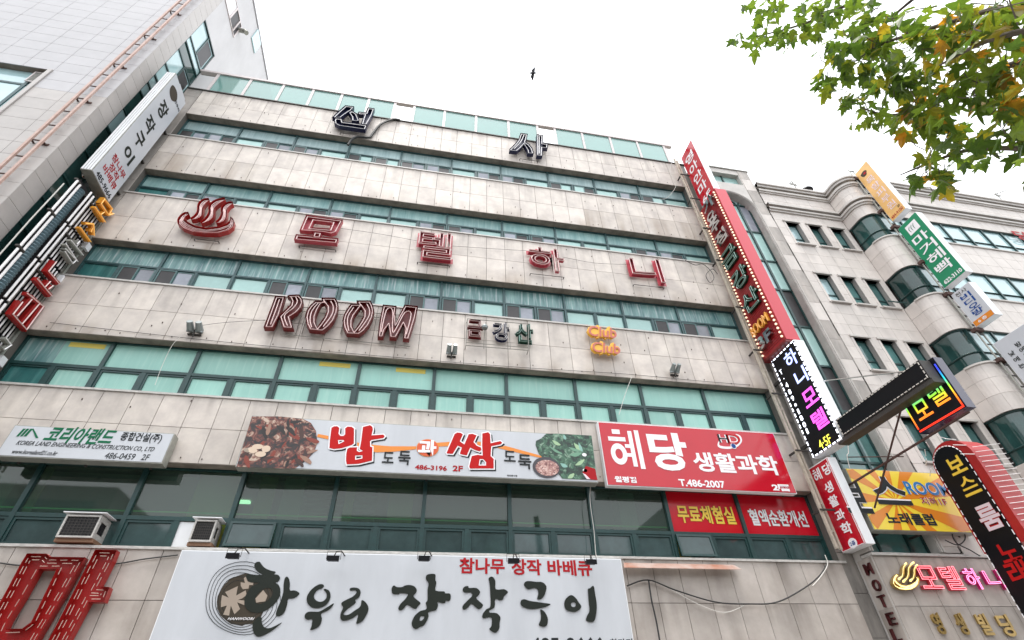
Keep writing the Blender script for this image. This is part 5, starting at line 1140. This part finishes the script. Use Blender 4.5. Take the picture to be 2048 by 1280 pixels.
# signs on the rounded bay of the right building
sx = 25.4
t, pl = vsign('amber_sign', 'faded amber projecting sign, topmost on the right building', sx, -2.68, -2.0, 16.93, 20.15, .30, M['amber'], M['white'])
row(pl, '목향피부원', 2.36, 17.55, 19.25, .36, .34, M['pinkp'], t, bold=.0); text(pl, '484-9100', ((2.05, 17.0), (2.62, 17.14)), M['redp'], t, bold=.01); text(pl, '3F', ((2.48, 17.2), (2.6, 17.3)), M['brown'], t)
flat(pl, [ell(2.3, 19.75, .15, .14, 12, .1)], M['brown'], t, uv=True); flat(pl, [ell(2.34, 19.74, .07, .06, 8, .1)], M['redp'], t, uv=True, w=.008)
t, pl = vsign('green_sign', 'green projecting sign with white letters and a framed emblem, middle of the bay', sx, -2.84, -1.96, 13.32, 16.5, .30, M['greenf'], M['white'])
flat(pl, [[(2.2, 15.85), (2.66, 15.85), (2.66, 16.3), (2.2, 16.3)]], M['whitep'], t, uv=True)
for k in range(3): flat(pl, [stroke_loop([(2.30+k*.09, 15.95), (2.28+k*.1, 16.1), (2.36+k*.09, 16.2)], [.01, .025, .01])], M['greenp'], t, uv=True, w=.008)
row(pl, '마거헤빡', 2.42, 14.0, 15.5, .62, .44, M['whitep'], t, bold=.015); text(pl, '622-3110', ((2.08, 13.40), (2.78, 13.56)), M['whitep'], t, bold=.03)
t, pl = vsign('video_room_sign', 'white projecting sign with dark blue letters and an orange foot', sx, -2.68, -1.98, 11.55, 12.97, .30, M['board'], M['white'])
row(pl, '비디오방', 2.34, 11.95, 12.62, .36, .2, M['bluep'], t, bold=.02); text(pl, '전사', ((2.1, 12.75), (2.5, 12.9)), M['brown'], t, bold=.0)
part('orange_foot', MB().pbox(pl, 2.0, 2.66, 11.565, 11.75, .001, .004), M['orangef'], t); text(pl, '6 층', ((2.15, 11.6), (2.45, 11.71)), M['whitep'], t, w=.005)
t, pl = vsign('tavern_sign', 'white projecting sign with small black brush words, cut by the right edge', sx, -3.25, -2.05, 8.9, 10.8, .30, M['board'], M['white'])
C66 = (1780, 540, 5.817)
row(pl, '밤에는', 2.62, 9.98, 10.38, .17, .15, M['ink'], t); row(pl, '낮에는', 2.32, 9.80, 10.25, .17, .15, M['ink'], t); row(pl, '밥사', 2.62, 9.35, 9.62, .26, .2, M['ink'], t, bold=.04); row(pl, '밥', 2.38, 9.5, 9.5, .16, .13, M['ink'], t)
t = thing('sign_ladder', 'thin steel ladder frame carrying the signs down the rounded bay', 'ladder', (25.3, -1.95, 9))
for y, x in ((-1.92, 25.36), (-1.90, 25.62)): part('rail', MB().tube([(x, y, 7), (x, y, 20.6)], .03, 6), M['alu'], t)
for k in range(34): cube_piece('rung', M['steel'], t, 25.36, 25.62, -1.93, -1.89, 7.3+.4*k, 7.33+.4*k)
for zz in (8.6, 10.2, 11.4, 13.0, 14.6, 16.6, 17.6, 19.8): part('clamp', MB().box(25.28, 25.6, -2.02, -1.84, zz, zz+.12), M['rust'], t)

# sign poles and drainpipe at the right end of the facade
t = thing('sign_pole_frame', 'pair of cream steel poles with rungs carrying the red signs', 'pole', (17.95, -.6, 6))
for x, y in ((17.90, -.60), (18.08, -.52)): part('pole', MB().box(x-.03, x+.03, y-.03, y+.03, 4.9, 21.6), M['cream'], t)
for k in range(24): cube_piece('rung', M['cream'], t, 17.93, 18.05, -.58, -.56, 5.3+.68*k, 5.34+.68*k)
for zz in (5.8, 7.4, 9.2, 10.8, 12.6, 14.9, 16.7, 18.6, 20.3): part('wall_bracket', MB().box(17.86, 18.3, -.66, -.62, zz, zz+.04).box(17.88, 17.93, -.6, YF, zz, zz+.04), M['steel'], t)
t = thing('drainpipe', 'thick black glossy pipe running down beside the small red sign', 'pipe', (18.3, -.2, 3))
part('pipe', MB().tube([(18.35, -.16, 6.3), (18.35, -.16, 2.95), (18.32, -.18, 2.85)], .085, 14), mat('black_glossy_pipe', (.02, .02, .022), .18), t, smooth=True)
part('pipe', MB().tube([(18.50, -.20, 20), (18.50, -.20, 2.0)], .04, 8), M['steel'], t)

# ================================================================ air conditioners
def ac(lab, x0, x1, z0, z1, dep, side):
    t = thing('air_conditioner', lab, 'air conditioner', ((x0+x1)/2, -.2, z0), 'window air conditioners')
    y0 = -.06-dep; f = .032
    cs = MB().box(x0, x0+f, y0, y0+.03, z0, z1).box(x1-f, x1, y0, y0+.03, z0, z1).box(x0+f, x1-f, y0, y0+.03, z1-f, z1).box(x0+f, x1-f, y0, y0+.03, z0, z0+f)
    cs.box(x0, x1, y0+.03, .05, z1-.02, z1).box(x0, x1, y0+.03, .05, z0, z0+.02).box(x0, x0+.015, y0+.03, .05, z0+.02, z1-.02).box(x1-.02, x1, -.1, .05, z0+.02, z1-.02).box(x1-.02, x1, y0+.03, y0+.09, z0+.02, z1-.02).box(x1-.02, x1, y0+.09, -.1, z1-.1, z1-.02).box(x1-.02, x1, y0+.09, -.1, z0+.02, z0+.1)
    part('case', cs, M['sill'], t); cube_piece('coil', M['open'], t, x0+f, x1-.03, y0+.035, y0+.05, z0+f, z1-f)
    g = MB(); n = 9
    for k in range(1, n): x = x0+f+(x1-x0-2*f)*k/n; g.box(x-.004, x+.004, y0+.012, y0+.02, z0+f, z1-f)
    for k in range(1, 7): z = z0+f+(z1-z0-2*f)*k/7; g.box(x0+f, x1-f, y0+.005, y0+.012, z-.004, z+.004)
    part('grille', g, M['steel'], t)
    lv = MB()
    for k in range(4): y = y0+.12+k*(dep-.16)/4; lv.box(x1-.03, x1-.02, y, y+.02, z0+.1, z1-.1)
    part('side_vent', lv, M['open'], t)
    part('wooden_shelf', MB().box(x0-.02, x1+.02, y0+.05, -.02, z0-.07, z0-.005), mat('shelf_wood', (.22, .12, .07), .7), t)
    part('rain_hood', MB().box(x0-.06, x1+.08, y0-.04, .02, z1+.03, z1+.045), M['white'], t)
    return t
ac('larger window air conditioner with a grey rain hood, left of the other one', 1.16, 1.78, 4.80, 5.22, .38, 1)
ac('smaller window air conditioner set in a white panel, beside the big white sign', 3.45, 3.86, 4.80, 5.22, .30, 1)
cube_piece('filler_panel', M['white'], bld, 3.05, 3.44, -.03, -.01, 4.76, 5.27)
cube_piece('pane', M['glass2b'], bld, 1.05, 1.95, .0, .01, 4.76, 5.27)

# twin lamps on the spandrel
def twin(lab, px, py, s=1):
    u, v = FY(-.5).uv(px, py); t = thing('twin_lamp', lab, 'lamp', (u, -.5, v), 'twin grey lamps above the third floor windows')
    for dx in (-.13, .13): part('lamp_head', MB().tube([(u+dx*s, -.38, v-.06), (u+dx*s, -.40, v+.0), (u+dx*s, -.62, v+.10)], .1, 10, [.115*s, .12*s, .09*s]), M['lamp'], t, smooth=False)
    part('bracket', MB().box(u-.2*s, u+.2*s, YF-.06, YF-.0, v-.12, v-.09).tube([(u, -.36, v-.2), (u, -.4, v)], .02, 5), M['steel'], t)
twin('pair of grey cylinder lamps left of the ROOM letters', 388, 655, .8); twin('pair of small grey lamps below the wire framed letters', 904, 700, .62); twin('pair of small grey lamps right of the Club signs', 1352, 738, .62)
u, v = FY(-.45).uv(969, 655); t = thing('round_lamp', 'single round grey lamp between the small red and navy letters', 'lamp', (u, -.45, v)); part('lamp_head', MB().tube([(u, -.5, v+.05), (u, -.5, v-.02), (u, -.5, v-.08)], .1, 10, [.06, .10, .085]), M['lamp'], t); part('stem', MB().tube([(u, -.45, v-.05), (u, -.36, v-.7)], .01, 4), M['steel2'], t)

# rusty strip awning
t = thing('rusty_awning', 'thin rusty metal strip awning under the second floor windows', 'awning', (14, -.5, 4.5))
part('rusty_edge', MB().add([(12.5, -.34, 4.56), (15.2, -.34, 4.56), (15.25, -.52, 4.42), (12.42, -.52, 4.42), (12.5, -.34, 4.55), (15.2, -.34, 4.55), (15.25, -.52, 4.41), (12.42, -.52, 4.41)], [(0, 1, 2, 3), (7, 6, 5, 4), (3, 2, 6, 7), (0, 3, 7, 4), (1, 5, 6, 2)]), mat('rust_and_white_sheet', (.40, .34, .31), .6, noise=1, nscale=1.6, col2=(.28, .10, .05)), t)

# cables
def cable(nm, lab, pts, y, r, m, cat='cable', grp=None):
    pl = FY(y); u, v = pl.uv(*pts[0]); o = bpy.data.objects.new(nm, px_tube(MB(), pl, pts, r, n=5, k=5).mesh(nm, m)); COL.objects.link(o); o['label'] = lab; o['category'] = cat
    if grp: o['group'] = grp
cable('parapet_cable', 'thick dark cable draped over the parapet beside the navy letter', [(800, 240), (785, 239), (760, 250), (745, 268), (738, 275), (715, 274), (703, 280), (696, 290)], -.36, .05, M['cable'])
cable('wall_cable', 'black cable swagging across the stone below the awning', [(1254, 1172), (1296, 1160), (1350, 1180), (1430, 1204), (1500, 1208), (1555, 1204), (1610, 1175), (1640, 1150), (1655, 1125)], -.38, .016, M['cable'])
cable('wall_cable', 'pale thin cable drooping below the black one near the awning', [(1300, 1160), (1340, 1178), (1400, 1210), (1450, 1225), (1490, 1210)], -.37, .008, M['cablew'])
cable('wall_cable', 'black cable hanging straight down from the awning end', [(1297, 1160), (1303, 1200), (1312, 1240), (1320, 1285)], -.37, .018, M['cable'])
cable('wall_cable', 'black cable running behind the giant red letter', [(0, 1126), (30, 1130), (60, 1132), (140, 1133), (230, 1128), (290, 1118), (356, 1110)], -.34, .014, M['cable'])
cable('window_cable', 'white cable hanging down the second floor glass into the big white sign', [(1182, 960), (1180, 1000), (1188, 1062), (1192, 1110), (1200, 1113)], -.33, .008, M['cablew'])
cable('window_cable', 'pale wire hanging down over the third floor glass at the right', [(1263, 755), (1250, 790), (1238, 830)], -.33, .008, M['cablew'])
cable('window_cable', 'pale wire hanging from the left twin lamps over the third floor glass', [(370, 665), (345, 690), (325, 730), (310, 770)], -.36, .006, M['cablew'])
cable('ledge_cable', 'thin black wires stapled along the stone under the ROOM letters', [(100, 645), (300, 668), (450, 684), (600, 698), (760, 712), (900, 724), (1060, 736), (1250, 748), (1400, 762), (1500, 770)], -.33, .007, M['cable'])
cable('ledge_cable', 'thin black wire strung between the lamps and the ROOM letters', [(395, 652), (450, 645), (530, 640)], -.36, .006, M['cable'])
cable('letter_cable', 'thin wire joining the second and third red motel letters', [(670, 455), (760, 468), (835, 482)], -.36, .006, M['cable'])
cable('letter_cable', 'thin wire joining the third and fourth red motel letters', [(905, 492), (980, 497), (1060, 502)], -.36, .006, M['cable'])
cable('letter_cable', 'thin wire between the fourth red motel letter and the last', [(1125, 514), (1190, 526), (1262, 529)], -.36, .006, M['cable'])
cable('tangled_cable', 'tangle of black wires at the right end of the facade by the bulb sign', [(1370, 520), (1390, 530), (1405, 528), (1420, 540), (1428, 555), (1420, 565), (1412, 550), (1425, 538), (1435, 548)], -.4, .012, M['cable'])
cable('hanging_wire', 'thin wire arcing over the top floor glass at the right end', [(1345, 320), (1340, 345), (1352, 370), (1335, 395), (1318, 398)], -.34, .007, M['cablew'])
cable('small_sign_cable', 'grey cable looping down beside the small red sign', [(1650, 1110), (1655, 1130), (1640, 1155), (1625, 1172)], -.42, .012, M['cablew'])

pw = FXp(-2.2); c_ = [pw.uv(*p) for p in ((128, 367), (60, 440), (0, 508), (-60, 572))]
o = bpy.data.objects.new('side_wire', MB().tube([pw.pt(a, b) for a, b in c_], .018, 5).mesh('side_wire', M['cablew'])); COL.objects.link(o); o['label'] = 'pale straight wire slanting down across the dark side windows at the far left'; o['category'] = 'wire'
cable('tower_cable', 'thin dark wires sagging across the narrow tower glass under the beam', [(1650, 880), (1700, 960), (1780, 1000), (1850, 1040)], -.95, .012, M['cable'])
cable('tower_cable', 'coil of black wire hanging under the yellow sign by the oval sign', [(1890, 1080), (1915, 1090), (1930, 1078), (1925, 1062), (1905, 1064), (1912, 1085), (1940, 1100), (1960, 1112)], -1.0, .014, M['cable'])
cable('tower_cable', 'thin white cord hanging from the beam to the yellow sign', [(1695, 885), (1697, 905), (1694, 912), (1700, 938)], -1.2, .01, M['cablew'])
# roof antennas and dish
def antenna(lab, px, py, sc):
    u, v = FY(3).uv(px, py); t = thing('roof_antenna', lab, 'antenna', (u, 3, v-2), 'roof antennas')
    part('mast', MB().tube([(u, 3, v-3.0*sc), (u, 3, v+.5*sc)], .03, 5), M['steel2'], t)
    a = MB().tube([(u-.9*sc, 3, v-.1), (u+.9*sc, 2.6, v+.5*sc)], .02, 4)
    for k in range(7): x = u-.8*sc+k*.26*sc; z = v-.07+k*.09*sc; a.tube([(x, 2.5, z-.15*sc), (x+.08, 3.5, z+.15*sc)], .016, 4)
    part('boom', a, M['steel2'], t)
    part('panel', MB().box(u-.5*sc, u+.1*sc, 2.9, 2.93, v-.25*sc, v+.0), M['steel2'], t)
antenna('spidery television antenna on the roof of the right building', 1588, 370, .75); antenna('small bent antenna on the roof at the far right', 1996, 392, .7)
u, v = FY(2).uv(1612, 381); t = thing('satellite_dish', 'dark satellite dish with its arm just over the right cornice', 'satellite dish', (u, 2, v-1)); part('dish', MB().tube([(u, 2, v-.1), (u, 2, v+.05), (u, 2, v+.16)], .5, 12, [.36, .28, .08]), M['black'], t); part('feed_arm', MB().tube([(u+.2, 2, v-.2), (u+.55, 1.9, v+.6)], .035, 5), M['white'], t); part('post', MB().tube([(u, 2, v-3), (u, 2, v-.1)], .03, 5), M['steel2'], t)

# overhead wire
o = bpy.data.objects.new('overhead_wire', MB().tube([(FY(-2).pt(*FY(-2).uv(1505, -40))), FY(-2).pt(*FY(-2).uv(1440, 95)), FY(-1).pt(*FY(-1).uv(1355, 305))], .006, 4).mesh('overhead_wire', M['cablew'])); COL.objects.link(o); o['label'] = 'very thin wire slanting across the sky down to the red roof sign'; o['category'] = 'wire'
# bird
c = FY(-6).pt(*FY(-6).uv(1066, 146)); bd = MB()
ax = (CU*.96+CR*.15).normalized(); up = CF
b = MB().tube([c-ax*.005+CR*-.10, c+CR*-.06, c+CR*0, c+CR*.06, c+CR*.11], .03, 8, [.008, .022, .034, .022, .006])
for s_ in (1, -1): b.add([c+CR*-.03, c+ax*s_*.09+CR*-.05+up*.02, c+ax*s_*.20+CR*.03+up*.05, c+ax*s_*.10+CR*.04+up*.02, c+CR*.04], [(0, 1, 2, 3, 4)]); b.add([c+CR*-.03+up*.008, c+ax*s_*.09+CR*-.05+up*.028, c+ax*s_*.20+CR*.03+up*.054, c+ax*s_*.10+CR*.04+up*.028, c+CR*.04+up*.008], [(4, 3, 2, 1, 0)])
o = bpy.data.objects.new('bird', b.mesh('bird', mat('dark_feathers', (.03, .03, .035), .7))); COL.objects.link(o); o['label'] = 'small dark bird flying in the white sky above the roof'; o['category'] = 'bird'

# ================================================================ plane tree overhead
def leafmat():
    m = bpy.data.materials.new('plane_leaf'); m.use_nodes = True; t = m.node_tree; L = t.links.new; b = t.nodes['Principled BSDF']; out = t.nodes['Material Output']
    oi = t.nodes.new('ShaderNodeObjectInfo'); g = t.nodes.new('ShaderNodeNewGeometry'); n = t.nodes.new('ShaderNodeTexNoise'); n.inputs['Scale'].default_value = 1.1; n.inputs['Detail'].default_value = 3; L(g.outputs['Position'], n.inputs[0])
    at = t.nodes.new('ShaderNodeMath'); at.operation = 'MULTIPLY_ADD'; L(oi.outputs['Random'], at.inputs[0]); at.inputs[1].default_value = .55; mr = t.nodes.new('ShaderNodeMapRange'); mr.inputs[1].default_value = .3; mr.inputs[2].default_value = .7; mr.inputs[4].default_value = .5; L(n.outputs[0], mr.inputs[0]); L(mr.outputs[0], at.inputs[2])
    c = t.nodes.new('ShaderNodeValToRGB'); e = c.color_ramp.elements; e[0].color = (.035, .08, .018, 1); e[1].color = (.42, .12, .015, 1); e[1].position = 1
    for p, q in ((.38, (.07, .125, .025, 1)), (.60, (.13, .19, .03, 1)), (.76, (.27, .24, .03, 1)), (.87, (.42, .20, .025, 1))): x = e.new(p); x.color = q
    L(at.outputs[0], c.inputs[0]); v = t.nodes.new('ShaderNodeTexNoise'); v.inputs['Scale'].default_value = 30; v.inputs['Detail'].default_value = 3; L(g.outputs['Position'], v.inputs[0])
    mm = t.nodes.new('ShaderNodeMix'); mm.data_type = 'RGBA'; mm.blend_type = 'MULTIPLY'; mm.inputs[0].default_value = .5; L(c.outputs[0], mm.inputs[6]); L(v.outputs[0], mm.inputs[7])
    L(mm.outputs[2], b.inputs['Base Color']); b.inputs['Roughness'].default_value = .45
    tr = t.nodes.new('ShaderNodeBsdfTranslucent'); br = t.nodes.new('ShaderNodeMix'); br.data_type = 'RGBA'; br.blend_type = 'MULTIPLY'; br.inputs[0].default_value = 1; L(mm.outputs[2], br.inputs[6]); br.inputs[7].default_value = (2.6, 2.5, 1.2, 1); L(br.outputs[2], tr.inputs[0])
    ms = t.nodes.new('ShaderNodeMixShader'); ms.inputs[0].default_value = .5; L(b.outputs[0], ms.inputs[1]); L(tr.outputs[0], ms.inputs[2]); L(ms.outputs[0], out.inputs[0])
    return m
LM = leafmat(); BARK = mat('plane_bark', (.16, .13, .10), .85, noise=.5, nscale=6, bump=.4)
def leaf_geo(seed):
    r = random.Random(seed); tips = [(-100, .46), (-52, .78), (0, 1.0), (52, .78), (100, .46)]; pts = [(0.0, -.02)]
    ang = []
    for i, (a, l) in enumerate(tips):
        l *= r.uniform(.88, 1.1); a += r.uniform(-5, 5)
        ang += [(a-17, l*.66), (a-9, l*.78), (a-8, l*.68) if 0 else (a-6, l*.86), (a, l), (a+6, l*.86), (a+9, l*.76), (a+17, l*.64)]
        if i < 4: ang.append((a+26, .46*r.uniform(.9, 1.15)))
    pts += [(l*math.sin(rad(a)), l*math.cos(rad(a))+.30) for a, l in ang]
    vs = []; c = r.uniform(.15, .4); d = r.uniform(-.2, .35)
    Z = lambda x, y: c*abs(x)**1.3*-.8+.12*math.sin(5*x+seed)*.5-d*(y-.3)**2
    vs = [(x, y, Z(x, y)) for x, y in pts]+[(0, .30, Z(0, .3))]; n = len(pts)
    fs = [(n, i, i+1) for i in range(n-1)]+[(n, n-1, 0)]
    vs += [(-.012, -.5, -.12), (.012, -.5, -.12), (.012, -.02, 0), (-.012, -.02, 0)]; k = n+1; fs.append((k, k+1, k+2, k+3))
    return vs, fs
LG = [leaf_geo(i) for i in range(5)]; LME = [MB().add(*g).mesh('leaf', LM) for g in LG]
for me in LME:
    for p in me.polygons: p.use_smooth = False
tree = thing('plane_tree', 'leafy plane tree branches turning yellow and orange, hanging in from the top right', 'tree', (14.5, -13.5, 0))
def RP(px, py, dist): d = ray(px, py); d.normalize(); return CAM+d*dist
trunk = [Vector((14.5, -13.5, -.3)), Vector((14.45, -13.45, 2.5)), Vector((14.2, -13.3, 5)), Vector((14.0, -13.0, 7.5)), Vector((13.8, -12.8, 10))]
part('trunk', MB().tube(cr(trunk, False, 4), .2, 14, [.26-.008*i for i in range(17)]), BARK, tree, smooth=True)
BRS = [([trunk[2], RP(2300, 150, 5.6), RP(2060, 120, 5.6), RP(1900, 190, 5.8), RP(1790, 230, 6.0), RP(1720, 215, 6.2)], .04),
       ([trunk[3], RP(2100, -150, 6.2), RP(1900, -60, 6.5), RP(1720, 0, 6.8), RP(1600, 50, 7.0), RP(1490, 78, 7.2)], .035),
       ([trunk[2], RP(2300, 330, 5.0), RP(2080, 300, 5.0), RP(1940, 300, 5.2), RP(1850, 330, 5.4), RP(1800, 350, 5.5)], .03),
       ([trunk[3], RP(2150, -40, 5.2), RP(1980, 20, 5.2), RP(1850, 60, 5.4), RP(1760, 90, 5.7), RP(1700, 130, 5.9)], .03),
       ([trunk[3], RP(2250, 100, 4.4), RP(2100, 60, 4.3), RP(1980, 80, 4.4), RP(1880, 130, 4.6)], .04),
       ([RP(1900, -60, 6.5), RP(1800, 20, 6.3), RP(1760, 60, 6.2)], .02)]
lp = []
for P_, r_ in BRS:
    C_ = cr(P_, False, 8); n = len(C_); part('branch', MB().tube(C_, r_, 7, [r_*(1-.85*i/(n-1)) for i in range(n)]), BARK, tree, smooth=True)
rl = random.Random(11)
def inview(p):
    d = p-CAM; w = d.dot(CF); return (1024+FPX*d.dot(CR)/w, 640-FPX*d.dot(CU)/w) if w > 0 else (-1, -1)
DENS = [  # (centre px, py, radius px, radius py, distance, how many)
 (1500, 80, 42, 26, 7.1, 22), (1560, 55, 55, 42, 7.0, 40), (1635, 40, 45, 45, 6.9, 36), (1520, 20, 40, 30, 7.1, 14), (1660, 15, 30, 20, 6.8, 10),
 (1650, 170, 28, 22, 6.2, 16), (1690, 110, 55, 45, 6.0, 44), (1745, 60, 45, 45, 5.9, 40), (1770, 150, 60, 55, 5.8, 60), (1840, 80, 70, 65, 5.2, 60), (1720, 200, 40, 30, 6.0, 24), (1740, 235, 38, 22, 5.9, 16),
 (1850, 190, 60, 50, 5.4, 50), (1930, 60, 60, 60, 4.9, 44), (2020, 50, 60, 60, 4.6, 40), (1950, 150, 60, 50, 5.0, 38), (1830, 250, 50, 32, 5.6, 30), (1880, 240, 45, 30, 5.4, 22), (2030, 160, 40, 50, 4.8, 26),
 (1930, 300, 40, 36, 5.2, 24), (1860, 310, 28, 20, 5.3, 12), (1850, 350, 45, 22, 5.3, 16), (1890, 355, 34, 20, 5.2, 12), (2030, 240, 30, 46, 4.9, 22), (2000, 290, 34, 34, 5.0, 10), (2070, 330, 40, 60, 4.8, 20), (1720, 10, 40, 20, 6.4, 10), (1980, 215, 34, 24, 5.0, 10)]
lv = []
for px, py, rx_, ry_, ds, n in DENS:
    for k in range(int(n*1.12)):
        a = rl.uniform(0, 6.283); q = rl.random()**.55; P_ = RP(px+rx_*q*math.cos(a), py+ry_*q*math.sin(a), ds+rl.gauss(0, .28)); lv.append(P_)
items = []
for p in lv:
    nrm = Vector((rl.gauss(0, .55), rl.gauss(0, .55), 1)).normalized()
    yaw = rl.uniform(0, 6.283); down = Vector((math.cos(yaw), math.sin(yaw), -rl.uniform(.2, 1.1))).normalized()
    x = down.cross(nrm).normalized(); z_ = x.cross(down).normalized(); s = rl.uniform(.065, .13)
    m4 = Matrix((x, down, z_)).transposed().to_4x4(); items.append((p, m4, s, rl.randrange(5)))
items.sort(key=lambda q: (q[0]-CAM).length/q[2])
vis = [q for q in items if -10 < inview(q[0])[0] < 2060 and inview(q[0])[1] > -10]; oth = [q for q in items if q not in vis]
TL = wloc(tree)
for p, m4, s, k in vis[:300]:
    o = bpy.data.objects.new('leaf', LME[k]); COL.objects.link(o); o.parent = tree; o.matrix_local = Matrix.Translation(p-TL) @ m4 @ Matrix.Scale(s, 4)
rest = [MB() for _ in range(3)]
for i, (p, m4, s, k) in enumerate(vis[300:]+oth):
    T = Matrix.Translation(p) @ m4 @ Matrix.Scale(s, 4); vs, fs = LG[k]; rest[i % 3].add([T @ Vector(v) for v in vs], fs)
for r_ in rest: part('foliage', r_, LM, tree, kind='stuff')
tw_ = MB()
for p, m4, s, k in vis[:300:2]:
    b = p+Vector((rl.uniform(-.1, .25), rl.uniform(-.15, .1), rl.uniform(.02, .2))); tw_.tube([p-(m4 @ Vector((0, 1, 0)))*s*.4, (p+b)/2+Vector((0, 0, .02)), b], .004, 3)
part('twig', tw_, BARK, tree, kind='stuff')
bpy.data.scenes.remove(_ts)
